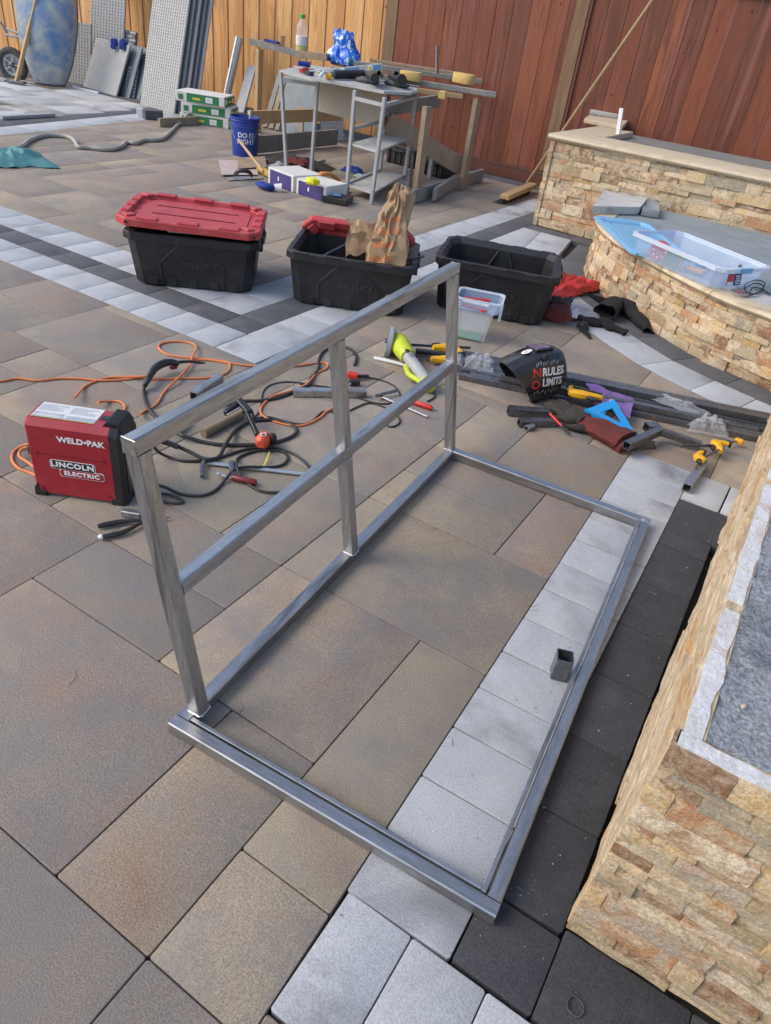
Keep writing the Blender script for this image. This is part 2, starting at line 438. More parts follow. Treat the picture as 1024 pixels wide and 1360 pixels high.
def basis(o, x, y):
    """matrix whose local x,y axes lie along the given directions"""
    x = V(x).normalized(); z = x.cross(V(y)).normalized(); y = z.cross(x)
    M_ = Matrix((x, y, z)).transposed().to_4x4(); M_.translation = V(o); return M_
def rotz(a): return Matrix.Rotation(a, 3, 'Z')
def rect(w_, h_, c=0.0, z=0.0, cx=0, cy=0):
    """8-point chamfered rectangle ring, counter-clockwise"""
    a, b = w_ / 2, h_ / 2
    return [V((cx + x, cy + y, z)) for x, y in ((a, -b + c), (a, b - c), (a - c, b), (-a + c, b), (-a, b - c), (-a, -b + c), (-a + c, -b), (a - c, -b))]
def copy_tree(o, parent=None):
    c = o.copy(); COL.objects.link(c); c.parent = parent; WM[c] = WM[o]
    for ch in [q for q in list(COL.objects) if q.parent == o]: copy_tree(ch, c)
    return c

def snap(o, bvh, dr, off):
    """lay flat lettering onto the surface it is printed on"""
    me = o.data
    bm_ = bmesh.new(); bm_.from_mesh(me)
    bmesh.ops.triangulate(bm_, faces=bm_.faces[:])
    bmesh.ops.subdivide_edges(bm_, edges=[e for e in bm_.edges if e.calc_length() > .008], cuts=1)
    zs = [v_.co.dot(dr) for v_ in bm_.verts]; lo_ = min(zs) if zs else 0
    hits = []
    for v_ in bm_.verts:
        h = bvh.ray_cast(v_.co - dr * 1.0, dr)
        hits.append(h[0])
    ds = sorted(h.dot(dr) for h in hits if h is not None)
    if ds:
        md = ds[len(ds) // 2]; bad = []
        for v_, h in zip(bm_.verts, hits):
            if h is None or abs(h.dot(dr) - md) > .06: bad.append(v_); continue
            k = v_.co.dot(dr) - lo_
            v_.co = h - dr * (off + (.0006 - min(k, .0006)))
        bmesh.ops.delete(bm_, geom=bad, context='VERTS')
    bm_.to_mesh(me); bm_.free()
    return o
# ================================================================ SETTING
mb = MB(); mb.box((0, 0, -.46), (160, 160, .8)); ground = struct(mb.build('ground', SAND, local=True))
mb = MB(); mb.box((-4, 5, -.053), (20, 16, .012)); patio = struct(mb.build('patio', SAND, local=True))

def clip(poly, reg):
    out_ = [V(p[:2]) for p in poly]
    n = len(reg)
    for i in range(n):
        a, b = V(reg[i]), V(reg[(i + 1) % n]); e = b - a
        def sd_(p): return e.x * (p.y - a.y) - e.y * (p.x - a.x)
        res = []
        for j in range(len(out_)):
            p, q = out_[j], out_[(j + 1) % len(out_)]
            dp, dq = sd_(p), sd_(q)
            if dp >= 0: res.append(p)
            if dp * dq < 0: res.append(p + (q - p) * (dp / (dp - dq)))
        out_ = res
        if len(out_) < 3: return []
    return out_
def area(p): return abs(sum(p[i].x * p[(i + 1) % len(p)].y - p[(i + 1) % len(p)].x * p[i].y for i in range(len(p)))) / 2
def shrink(poly, d_):
    n = len(poly); out_ = []
    for i in range(n):
        p0, p, p1 = poly[i - 1], poly[i], poly[(i + 1) % n]
        e0 = (p - p0); e1 = (p1 - p)
        if e0.length < 1e-5 or e1.length < 1e-5: continue
        e0.normalize(); e1.normalize()
        n0, n1 = V((-e0.y, e0.x)), V((-e1.y, e1.x))
        b = n0 + n1
        if b.length < 1e-4: continue
        b = b / max(b.dot(n0), .3)
        out_.append(p + b * d_)
    return out_
def paver_mesh(mb, poly, g=.0013, z=0.0, th_=.045):
    p = shrink([V(q[:2]) for q in poly], g)
    if len(p) < 3 or area(p) < 4e-4: return False
    # small rounded corners
    q = []
    n = len(p)
    for i in range(n):
        a, b, c = p[i - 1], p[i], p[(i + 1) % n]
        k = min(.004, (a - b).length * .3, (c - b).length * .3)
        q.append(b + (a - b).normalized() * k); q.append(b + (c - b).normalized() * k)
    cen = sum(q, V((0, 0))) / len(q)
    tx, ty = rnd.uniform(-.0022, .0022), rnd.uniform(-.0022, .0022)
    zz = z + rnd.uniform(-.0012, .0006)
    def zt(pp, dz): return (pp.x, pp.y, zz + dz + (pp.x - cen.x) * tx + (pp.y - cen.y) * ty)
    q2 = shrink(q, .0011); q3 = shrink(q, .0028)
    if len(q2) != len(q) or len(q3) != len(q): q2 = q3 = q
    mb.loft([[(a.x, a.y, z - th_) for a in q], [zt(a, -.0024) for a in q], [zt(a, -.0007) for a in q2], [zt(a, 0) for a in q3]], c0=False)
    return True
pieces = {'paver': [], 'light_paver': [], 'dark_paver': []}
def add_piece(kind, poly, mt, z=0.0):
    poly = [V(p[:2]) for p in poly]
    if len(poly) < 3 or area(poly) < 8e-4: return
    c = sum(poly, V((0, 0))) / len(poly)
    pieces[kind].append(((c - V((-.6, 0))).length, poly, mt, z))

# --- tan field on a 0.2545 m grid, large random-pattern slabs
X = lambda k: -.27 - .2548 * k
Y_ = lambda j: .84 + .2525 * j
occ = {}
def fits(k, j, a, b, reg):
    for i in range(a):
        for q in range(b):
            if (k + i, j + q) in occ: return False
            if not reg(k + i, j + q): return False
    return True
def place(k, j, a, b, regp):
    """slab covering a columns (towards -x) and b rows from cell (k,j)"""
    for i in range(a):
        for q in range(b): occ[(k + i, j + q)] = 1
    x1 = X(k - 1); x0 = X(k + a - 1); y0 = Y_(j); y1 = Y_(j + b)
    for rp in regp:
        p = clip([(x0, y0), (x1, y0), (x1, y1), (x0, y1)], rp)
        if len(p) >= 3 and area(p) > .002: add_piece('paver', p, TAN)
def sx(y): return -.292 - .0239 * (y - .395)
RA = [(-9.2, -.8), (X(7), -.8), (X(7), 2.42), (-9.2, 2.42)]
RB = [(X(7), -.85), (sx(-.85), -.85), (sx(2.945), 2.945), (X(7), 2.945)]
RB2 = [(X(7), 2.945), (1.0, 2.945), (1.0, 5.7), (X(7), 5.7)]
fl = lambda y: -7.18 - .183 * (y - 4.585)
RB3 = [(-.262, -.85), (.9, -.85), (.9, .392), (-.292, .392)]
RC = [(fl(3.11), 3.11), (-2.79, 3.11), (-2.79, 8.2), (fl(8.2), 8.2)]
fixed = [  # (column, row, columns, rows) read off the joints in the photograph
    (4, 0, 2, 1), (2, 0, 2, 2), (1, -1, 1, 3), (2, -2, 1, 2), (3, -2, 3, 2), (1, -2, 1, 1), (1, -4, 1, 2), (2, -4, 3, 2), (5, -4, 2, 2),
    (1, 2, 3, 2), (2, 4, 2, 1), (2, 5, 2, 1), (1, 4, 1, 2), (1, 6, 2, 2), (3, 6, 1, 2), (4, 1, 2, 1), (4, 2, 1, 2), (5, 2, 2, 2), (4, 4, 3, 2), (4, 6, 2, 2), (6, 6, 1, 2),
    (6, -1, 2, 2), (6, -3, 3, 2), (6, 1, 1, 2), (8, -1, 2, 2), (10, 4, 2, 2), (8, 4, 2, 2), (8, 2, 2, 2), (10, 3, 1, 1), (12, 5, 2, 1), (12, 4, 3, 1), (7, 3, 1, 3), (11, 1, 2, 3), (7, 1, 1, 2), (8, 1, 3, 1)]
regs = [([RA], lambda k, j: k >= 8 and Y_(j) < 2.42), ([RB], lambda k, j: 1 <= k <= 7 and Y_(j) < 2.945), ([RB2], lambda k, j: k <= 7 and Y_(j + 1) > 2.945), ([RC], lambda k, j: k >= 10 and Y_(j + 1) > 3.11)]
for f_ in fixed:
    place(*f_, [RA] if f_[0] >= 8 else [RB])
def fill(regp, ok, kr, jr):
    for j in jr:
        for k in kr:
            if (k, j) in occ or not ok(k, j): continue
            opts = [(3, 2), (2, 3), (2, 2), (3, 2), (2, 2), (2, 1), (1, 2), (1, 1)]
            w_ = [5, 3, 5, 3, 4, 2.2, 2.2, .8]
            o_ = [q for q in zip(opts, w_) if fits(k, j, q[0][0], q[0][1], ok)]
            (a, b), _ = o_[rnd.choices(range(len(o_)), [q[1] for q in o_])[0]]
            place(k, j, a, b, regp)
fill([RA], lambda k, j: 8 <= k <= 35 and -7 <= j <= 6, range(8, 36), range(-7, 7))
fill([RB], lambda k, j: 1 <= k <= 7 and -7 <= j <= 8, range(1, 8), range(-7, 9))
for q in ((0, -4, 2, 1), (-2, -4, 2, 2)): pass
oc2 = dict(occ); occ = {}
fill([RB3], lambda k, j: -4 <= k <= 1 and -7 <= j <= -1, range(-4, 2), range(-7, 0))
occ = {}
fill([RB2], lambda k, j: -5 <= k <= 7 and 8 <= j <= 19, range(-5, 8), range(8, 20))
fill([RC], lambda k, j: 10 <= k <= 31 and 8 <= j <= 30, range(10, 32), range(8, 31))

def row_pieces(kind, a, b, wdt, lens, mt, z=0.0, side=1, j=0.0):
    """run of pieces along the segment a->b, each wdt deep to the left of the direction"""
    a, b = V(a), V(b); t = (b - a).normalized(); n = V((-t.y, t.x)) * side
    s = 0; L_ = (b - a).length; i = 0
    while s < L_ - .01:
        l = lens[i % len(lens)] * (1 + rnd.uniform(-j, j)); e = min(s + l, L_)
        p = [a + t * s, a + t * e, a + t * e + n * wdt, a + t * s + n * wdt]
        if side < 0: p.reverse()
        add_piece(kind, p, mt, z); s = e; i += 1
# --- near light strip
ys = [.645, .805, .968, 1.137, 1.296, 1.46, 1.628, 1.797, 1.963, 2.13, 2.295, 2.458, 2.602, 2.762, 2.948]
xr = lambda y: -.062 - .0102 * (y - .65)
for a, b in zip(ys, ys[1:]):
    add_piece('light_paver', [(sx(a), a), (xr(a), a + .008), (xr(b), b + .008), (sx(b), b)], LIGHT)
for x0, x1 in ((-.292, -.142), (-.142, .02), (.02, .183), (.183, .346), (.346, .51), (.51, .67), (.67, .83)):
    add_piece('light_paver', [(x0, .397), (x1, .397), (x1, .648), (x0, .648)], LIGHT)
xd = lambda y: .104 - .0075 * (y - .8)
yd = [.655, .818, 1.062, 1.305, 1.556, 1.803, 2.058, 2.318, 2.424, 2.688]
for i, (a, b) in enumerate(zip(yd, yd[1:])):
    if i == 0: add_piece('dark_paver', [(-.06, .655), (.106, .655), (.106, .818), (-.063, .818)], DARK); continue
    add_piece('dark_paver', [(xr(a), a), (xd(a), a + .008), (xd(b), b + .008), (xr(b), b)], DARK)
add_piece('light_paver', [(xr(2.69), 2.692), (.068, 2.697), (.072, 2.948), (xr(2.95), 2.95)], LIGHT)
add_piece('light_paver', [(.072, 2.7), (.15, 2.7), (.15, 2.95), (.076, 2.95)], LIGHT)
add_piece('dark_paver', [(.068, 2.44), (.2, 2.44), (.2, 2.695), (.068, 2.695)], DARK)
for x0, x1 in ((.106, .36), (.36, .61), (.61, .86)):
    add_piece('dark_paver', [(x0, .655), (x1, .655), (x1, .842), (x0, .842)], DARK)
# --- chevron border: light, dark, light; the elbow at (-2.07, 2.42)
row_pieces('light_paver', (-2.33, 2.42), (-9, 2.42), .24, [.2, .21, .19, .2], LIGHT, side=-1, j=.03)
row_pieces('dark_paver', (-2.53, 2.66), (-9, 2.66), .18, [.27, .28], DARKF, side=-1, j=.03)
row_pieces('light_paver', (-2.79, 2.84), (-9, 2.84), .27, [.25, .24], LIGHT, side=-1, j=.03)
add_piece('light_paver', [(-2.33, 2.42), (-2.07, 2.42), (-2.07, 2.66), (-2.33, 2.66)], LIGHT)
add_piece('dark_paver', [(-2.53, 2.66), (-2.33, 2.66), (-2.33, 2.84), (-2.53, 2.84)], DARKF)
add_piece('light_paver', [(-2.79, 2.84), (-2.53, 2.84), (-2.53, 3.11), (-2.79, 3.11)], LIGHT)
row_pieces('light_paver', (-2.07, 2.66), (-2.07, 5.6), .26, [.24, .2], LIGHT, side=1, j=.03)
row_pieces('dark_paver', (-2.33, 2.84), (-2.33, 8.2), .2, [.28], DARKF, side=1, j=.03)
row_pieces('light_paver', (-2.53, 3.11), (-2.53, 7.75), .26, [.24, .32, .62], LIGHT, side=1, j=.03)
# light slabs between the arm and the wall
for p in ([(-2.33, 5.6), (-2.03, 5.6), (-2.16, 6.36), (-2.33, 6.36)], [(-2.03, 5.6), (-1.74, 5.6), (-1.78, 5.85), (-1.87, 6.36), (-2.16, 6.36)]):
    add_piece('light_paver', p, LIGHT, .004)
row_pieces('dark_paver', (-2.33, 6.37), (-1.5, 6.37), .2, [.42], DARKF)
# dark course along the fence
row_pieces('dark_paver', (-5.6, 8.2), (-2.3, 8.2), .26, [.5], DARKF)
row_pieces('dark_paver', (-8.2, 8.2), (-5.6, 8.2), .26, [.5], DARKF)
# --- far strip and the dusted ground behind it
def farrow(kind, o0, o1, ln, mt, y0=2.6, y1=8.2):
    y = y0
    while y < y1:
        e = min(y + ln, y1)
        add_piece(kind, [(fl(y) - o1, y), (fl(y) - o0, y), (fl(e) - o0, e), (fl(e) - o1, e)], mt); y = e
farrow('light_paver', 0, .34, .28, LIGHT, 3.1)
farrow('dark_paver', .34, .62, .5, DARKF, 3.1)
y = 2.6
while y < 9.2:
    x = fl(y) - .62; e = y + .5
    while x > -13:
        l = rnd.choice([.5, .75])
        add_piece('light_paver' if (y < 7.5 and x > -10.6) else 'dark_paver', [(x - l, y), (x, y), (x, e), (x - l, e)], DUSTY if (y < 7.5 and x > -10.6) else DARKF); x -= l
    y = e
# --- border curving round the foot of the bench
bench_pts = crom([(-1.62, 6.6), (-1.53, 6.0), (-1.46, 5.55), (-1.19, 5.07), (-.72, 4.63), (-.37, 4.37), (-.12, 4.27), (.2, 4.17), (.7, 4.05), (1.2, 3.98)], 14)
bench_pts = [V(p).to_2d() if len(p) > 2 else V(p) for p in bench_pts]
bl = [0]
for a, b in zip(bench_pts, bench_pts[1:]): bl.append(bl[-1] + (b - a).length)
BL = bl[-1]
def bpath(s):
    s = min(max(s, 0), BL - 1e-4)
    for i in range(len(bl) - 1):
        if bl[i + 1] >= s: break
    t = (s - bl[i]) / (bl[i + 1] - bl[i])
    p = bench_pts[i].lerp(bench_pts[i + 1], t)
    e = 0.06
    def q(ss):
        ss = min(max(ss, 0), BL - 1e-4)
        for k in range(len(bl) - 1):
            if bl[k + 1] >= ss: break
        return bench_pts[k].lerp(bench_pts[k + 1], (ss - bl[k]) / (bl[k + 1] - bl[k]))
    tt = (q(s + e) - q(s - e)).normalized()
    return p, V((tt.y, -tt.x))           # outward normal
def bnd(s, o): p, n = bpath(s); return p + n * o
s = 0.0
while s < BL - .05:
    e = min(s + .3, BL)
    if bnd(s, .1).y < 6.3: add_piece('dark_paver', [bnd(s, .2), bnd((s + e) / 2, .2), bnd(e, .2), bnd(e, .0), bnd(s, .0)], DARKF, .005)
    s = e
s = 1.02
while s < BL - .05:
    e = min(s + .24, BL)
    add_piece('light_paver', [bnd(s, .46), bnd(e, .46), bnd(e, .2), bnd(s, .2)], LIGHT, .0045)
    s = e
def ccw(p): return p if sum(p[i].x * p[(i + 1) % len(p)].y - p[(i + 1) % len(p)].x * p[i].y for i in range(len(p))) > 0 else p[::-1]
for kind, lst in pieces.items():
    lst.sort(key=lambda q: q[0])
    rest = {}
    n = 0
    for d_, poly, mt, z in lst:
        c = sum(poly, V((0, 0))) / len(poly)
        q = V((c.x, c.y, 0)) - V((0, 0, CH)); dep = q.dot(cd)
        vis = dep > .1 and abs(q.dot(r2) / dep * CF) < 640 and abs(q.dot(u2) / dep * CF) < 800
        poly = ccw(poly)
        if vis and n < 298:
            mb = MB()
            if paver_mesh(mb, poly, z=z):
                mb.build(kind, mt, patio, smooth=30); n += 1
        else:
            rest.setdefault(mt.name, (mt, MB())); paver_mesh(rest[mt.name][1], poly, z=z)
    for mt, mb in rest.values():
        o = mb.build('outer_pavers', mt, patio); o['kind'] = 'stuff'

# ================================================================ STONE FACES
def stone(mb, path, s0, s1, z0, z1, proud, rough, nx, nz, depth=.03, ns=9.0):
    g = .0005
    s0 += g; s1 -= g; z0 += g; z1 -= g
    seed = V((rnd.uniform(0, 50), rnd.uniform(0, 50), rnd.uniform(0, 50)))
    grid = []
    tx, tz = rnd.uniform(-.3, .3) * rough * 2, rnd.uniform(-.5, .5) * rough * 2
    for j in range(nz + 1):
        row = []
        for i in range(nx + 1):
            u, v_ = i / nx, j / nz
            s = s0 + (s1 - s0) * u; z = z0 + (z1 - z0) * v_
            p, n = path(s)
            q = V((s * ns, z * ns * 1.6, 0)) + seed
            h = proud + rough * (noise.noise(q) * 1.1 + noise.noise(q * 2.7) * .6) + tx * (u - .5) + tz * (v_ - .5)
            if i in (0, nx) or j in (0, nz): h -= rough * .18 + .0006
            h = max(-.008, min(h, .017))
            row.append(V((p.x + n.x * h, p.y + n.y * h, z)))
        grid.append(row)
    bk = []
    for (s, z) in ((s0, z0), (s1, z0), (s1, z1), (s0, z1)):
        p, n = path(s); bk.append((s, z, p - n * depth))
    V_ = [[mb.v(p) for p in r_] for r_ in grid]
    for j in range(nz):
        for i in range(nx): mb.f([V_[j][i], V_[j][i + 1], V_[j + 1][i + 1], V_[j + 1][i]])
    B = [[], [], [], []]
    def back(s, z):
        p, n = path(s); return mb.v((p.x - n.x * depth, p.y - n.y * depth, z))
    b0 = [back(s0 + (s1 - s0) * i / nx, z0) for i in range(nx + 1)]
    b1 = [back(s0 + (s1 - s0) * i / nx, z1) for i in range(nx + 1)]
    for i in range(nx):
        mb.f([b0[i], b0[i + 1], V_[0][i + 1], V_[0][i]]); mb.f([b1[i + 1], b1[i], V_[nz][i], V_[nz][i + 1]])
    mb.f([b0[0]] + [V_[j][0] for j in range(nz + 1)] + [b1[0]]); mb.f([b0[nx]] + [V_[j][nx] for j in range(nz + 1)] + [b1[nx]])
def stone_face(parent, path, L0, L1, z0, ztop, ch, lens, proud, rough, nx, nz, mt=STONE, dbl=.3, pal=None, budget=300):
    z = z0; n = 0
    extra = MB(); ex = 0
    while z < ztop - .012:
        h = ch * rnd.choice([.85, 1, 1.1, 1])
        h = min(h, (ztop - z) / 2 if ztop - z < 2.6 * ch else h)
        s = L0 - rnd.uniform(0, .1)
        while s < L1:
            blk = rnd.uniform(lens[0] * 1.2, lens[1] * 1.6)
            e = min(s + blk, L1 + .02)
            rows = [(z, z + 2 * h)] if rnd.random() < dbl else [(z, z + h), (z + h, z + 2 * h)]
            for (a, b) in rows:
                t = s
                while t < e - 1e-6:
                    l = rnd.uniform(*lens)
                    f_ = min(t + l, e)
                    if e - f_ < lens[0] * .45: f_ = e
                    big = (b - a) > 1.5 * h
                    t0 = max(t, L0)
                    if f_ > t0 + .006:
                        args = (path, t0, f_, a, min(b, ztop), rnd.uniform(*proud) + (.006 if big else 0), rough, nx, nz + (1 if big else 0))
                        if n < budget:
                            mb = MB(); stone(mb, *args)
                            mb.build('stone', mt, parent, smooth=28); n += 1
                        else: stone(extra, *args); ex += 1
                    t = f_
            s = e
        z += 2 * h
    pass
    if ex:
        o = extra.build('upper_stones', mt, parent); o['kind'] = 'stuff'
    else: extra.bm.free()
    return n

# --- foreground wall
fw = thing('stone_wall', 'unfinished stone clad planter wall in the right foreground with bare concrete top', 'wall', (.13, .86, 0))
FX, FY, FZ = .118, .853, .6
mb = MB(); mb.box(((FX + 1.3) / 2 + .012, (FY + 4.2) / 2 + .012, FZ / 2 - .012), (1.3 - FX, 4.2 - FY, FZ - .03)); mb.build('cement_core', CORE, fw)
# west face runs away from the camera; two paths
n1 = stone_face(fw, lambda s: (V((FX, FY + s)), V((-1, 0))), 0, 2.6, .004, FZ, .034, (.22, .6), (.0, .018), .008, 10, 2, STONEW, dbl=.1, budget=148)
n2 = stone_face(fw, lambda s: (V((FX - .014 + s, FY)), V((0, -1))), 0, .9, .004, FZ, .0285, (.07, .24), (.0, .015), .0045, 12, 3, STONE, dbl=.3, budget=150)
mb = MB(); mb.box((FX - .001, FY + .021, .295), (.03, .05, .585), None, .004); mb.jitter(.006, 30); mb.build('corner_stone', STONE, fw, smooth=30)
# thinset bead and rough concrete top
def top_sheet(x0, x1, y0, y1, z, amp, nx, ny, sc_=14):
    return [[(x0 + (x1 - x0) * i / nx, y0 + (y1 - y0) * j / ny, z + amp * (noise.noise(V((x0 + (x1 - x0) * i / nx, y0 + (y1 - y0) * j / ny, 3)) * sc_) + .5 * noise.noise(V((x0 + (x1 - x0) * i / nx, y0 + (y1 - y0) * j / ny, 9)) * sc_ * 3))) for i in range(nx + 1)] for j in range(ny + 1)]
mb = MB(); mb.sheet(top_sheet(FX + .028, 1.3, FY + .03, 4.2, FZ - .002, .008, 110, 260)); mb.thicken(.02); mb.build('concrete_top', CONC, fw, smooth=60)
for i in range(14):
    a = FY + .018 + i * .19 + (rnd.uniform(-.02, .02) if i else 0); b = a + .19 - rnd.uniform(0, .008)
    g = []
    for j in range(7):
        y = a + (b - a) * j / 6
        w0, w1 = FX - .004 + .004 * noise.noise(V((0, y * 20, 0))), FX + .026 + .008 * noise.noise(V((5, y * 14, 0)))
        g.append([(w0 + (w1 - w0) * k / 3, y, FZ + .002 + .004 * noise.noise(V((k, y * 30, 1)))) for k in range(4)])
    mb = MB(); mb.sheet(g); mb.thicken(.015); mb.build('thinset_strip', THIN, fw, smooth=50)
for i in range(6):
    a = FX - .006 + i * .15; b = a + .148
    g = [[(a + (b - a) * k / 6, FY - .004 + .028 * j / 3 + .005 * noise.noise(V(((a + k * .02) * 20, j, 4))), FZ + .003 + .003 * noise.noise(V(((a + k * .02) * 30, j, 1)))) for k in range(7)] for j in range(4)]
    mb = MB(); mb.sheet(g); mb.thicken(.015); mb.build('thinset_strip', THIN, fw, smooth=50)
for i in range(9):   # chips of stone lying in the wet concrete
    c = V((FX + rnd.uniform(.06, .4), FY + rnd.uniform(.1, 1.6), FZ + .002))
    tag(MB().blob(c, (rnd.uniform(.004, .009), .004, .003), rotz(rnd.uniform(0, 3)), 7, 5, .003, 60).build('stone_chip', CAPM, smooth=40), 'tiny buff stone chip lying on the rough concrete wall top', 'stone chip', 'stone chips on the concrete top')

# --- curved seat bench
BZ = .345
cb = thing('curved_bench', 'low curved stone clad seat bench with travertine edge beside the taller wall', 'bench', (-.5, 4.9, 0))
mb = MB()
core = [bnd(s, -.022) for s in [BL * i / 60 for i in range(61)]] + [V((1.25, 6.6))]
mb.prism([(p.x, p.y) for p in core], 0, BZ - .004); mb.build('cement_core', CORE, cb)
stone_face(cb, bpath, .35, BL - .85, .004, BZ, .033, (.065, .2), (.0, .017), .006, 5, 2, STONE, dbl=.4, budget=290)
s = .55; i = 0
while s < BL - .8:                       # bullnose edge pieces
    e = min(s + .42, BL - .5)
    rings = []
    for k in range(9):
        ss = s + .002 + (e - s - .004) * k / 8
        prof = [(-.1, BZ), (.012, BZ), (.026, BZ + .006), (.034, BZ + .02), (.026, BZ + .034), (.012, BZ + .04), (-.1, BZ + .04)]
        rings.append([(*bnd(ss, o), z) for o, z in prof])
    mb = MB(); mb.loft(rings); mb.build('travertine_edge', CAPM, cb, smooth=50)
    s = e
mb = MB(); seat = [bnd(.3 + (BL - .3) * i / 50, -.102) for i in range(51)] + [V((1.25, 6.5)), V((-1.4, 6.5))]
mb.prism([(p.x, p.y) for p in seat], BZ, BZ + .034); mb.build('seat_screed', SEAT, cb)
mb = MB()
rs = []
for k in range(13):
    ss = BL - 1.75 + 1.7 * k / 12
    rs.append([(*bnd(ss, -.102), BZ + .028), (*bnd(ss, -.102), BZ + .04), (*bnd(ss, -.3), BZ + .04), (*bnd(ss, -.3), BZ + .028)])
mb.loft(rs); mb.build('seat_slab', CAPG, cb)

# --- tall back wall
BWZ = .705
bw = thing('stone_wall', 'tall stone clad wall with rounded travertine cap in front of the red fence', 'wall', (-2.3, 6.6, 0))
WX, WY = -2.318, 6.575
mb = MB(); mb.box(((WX + 1.6) / 2 + .016, (WY + 8.25) / 2 + .016, BWZ / 2 - .002), (1.6 - WX, 8.25 - WY, BWZ - .004)); mb.build('cement_core', CORE, bw)
stone_face(bw, lambda s: (V((WX + s, WY)), V((0, -1))), 0, 2.75, .004, BWZ, .038, (.11, .32), (.0, .017), .006, 6, 2, STONE, dbl=.5, budget=254)
stone_face(bw, lambda s: (V((WX, 8.2 - s)), V((-1, 0))), 0, 1.63, .004, BWZ, .055, (.3, .7), (.0, .015), .006, 5, 2, STONE, dbl=.3, budget=45)
def capseg(a, b, n, w0, name='cap_stone', mt=CAPM, z=BWZ, t=.045):
    a, b, n = V(a), V(b), V(n); mb = MB(); rs = []
    for k in range(7):
        p = a.lerp(b, k / 6)
        pr = [(-w0, 0), (.02, 0), (.036, .008), (.043, t / 2), (.036, t - .008), (.02, t), (-w0, t)]
        rs.append([(p.x + n.x * (o + .002 * noise.noise(V((p.x * 9, p.y * 9, q)))), p.y + n.y * (o + .002 * noise.noise(V((p.x * 9, p.y * 9, q)))), z + q) for o, q in pr])
    mb.loft(rs); return mb.build(name, mt, bw, smooth=50)
x = WX - .04
while x < 1.5:
    e = x + .6; capseg((x + .001, WY), (e - .001, WY), (0, -1), .5); x = e
mb = MB(); mb.prism([(WX - .042, WY + .502), (WX + .3, WY + .502), (WX + .3, 8.0), (WX - .042, 8.0)], BWZ, BWZ + .045, inset=.01); mb.build('cap_stone', CAPM, bw)
for i in range(9):   # dark gaps just under the cap are recessed shims
    pass

# --- fences
def knotty(parent, x, z, y, s_=.012):
    mb = MB(); mb.blob((x, y, z), (s_, .003, s_ * 1.5), None, 8, 5); mb.build('knot', KNOT, parent, smooth=60)
def fence(x0, x1, y, z0, z1, wd, mt, root, skip=(), gap=.004, step=False, knots=.5):
    x = x0; i = 0
    while x < x1 - .02:
        e = min(x + wd * rnd.choice([1, 1, 1, .96]), x1)
        yy = y + (.012 if (step and i % 2) else rnd.uniform(-.002, .002))
        mb = MB(); mb.box(((x + e) / 2, yy, (z0 + z1) / 2), (e - x - gap, .019, z1 - z0), None, .002)
        b = mb.build('board', mt, root)
        if rnd.random() < knots:
            zz = rnd.uniform(z0 + .2, min(z1, 1.9)); xx = rnd.uniform(x + .03, e - .03)
            knotty(b, xx, zz, yy - .0095, rnd.uniform(.006, .013))
        x = e; i += 1
cf = thing('cedar_fence', 'honey coloured cedar board fence behind the tiles and workbench', 'fence', (-9, 8.9, 0))
fence(-16.5, -5.42, 8.92, .05, 2.15, .142, CEDAR, cf, step=True)
mb = MB(); mb.beam((-16.5, 8.99, .3), (-5.4, 8.99, .3), .09, .04); mb.build('rail', LUMT, cf)
mb = MB(); mb.beam((-16.5, 8.99, 1.75), (-5.4, 8.99, 1.75), .09, .04); mb.build('rail', LUMT, cf)
rf = thing('redwood_fence', 'dark red stained board fence with base rail across the back right', 'fence', (-2, 8.6, 0))
fence(-5.22, 3.2, 8.56, .14, 2.05, .205, REDF, rf, gap=.003, knots=.9)
for a, b, h, y in ((.0, .1, .1, 8.53), (2.06, 2.12, .06, 8.54)):
    mb = MB(); mb.box((-1.0, y, (a + b) / 2), (8.4, .045, b - a), None, .003); mb.build('rail', RAIL, rf)
mb = MB(); mb.box((-1.0, 8.52, .125), (8.4, .03, .03), None, .003); mb.build('rail', RAIL, rf)
mb = MB(); mb.box((-1.0, 8.53, 1.96), (8.4, .035, .05), None, .003); mb.build('rail', RAIL, rf)
mb = MB(); mb.box((-5.32, 8.62, 1.05), (.16, .11, 2.1), None, .004); mb.build('post', POST, rf)
mb = MB(); mb.box((-3.02, 8.535, 1.07), (.14, .03, 1.83), None, .003); mb.build('batten', POST, rf)
mb = MB(); mb.box((-2.93, 8.54, 1.07), (.03, .03, 1.83), None, .003); mb.build('batten', RAIL, rf)
# ================================================================ WELDED FRAME
S = .036
fo = V((-.851, .699, 0)); fa = R(4.0)
ff = thing('welded_stand', 'large welded square tube steel frame with one side standing upright on the pavers', 'frame', fo, fa)
FWd, FLn, TH = .832, 1.64, .75
lean = .128
def stl(name, a, b, w_=S, h=S, up=(0, 0, 1), mt=None, par=ff, t=.003):
    dd_ = [abs(q) for q in (V(b) - V(a))]; mt = (STX, STY, STZ)[dd_.index(max(dd_))]
    mb = MB(); mb.sqtube(a, b, w_, h, t, up); return mb.build(name, mt, par, local=True, smooth=35)
z0 = S / 2 + .001
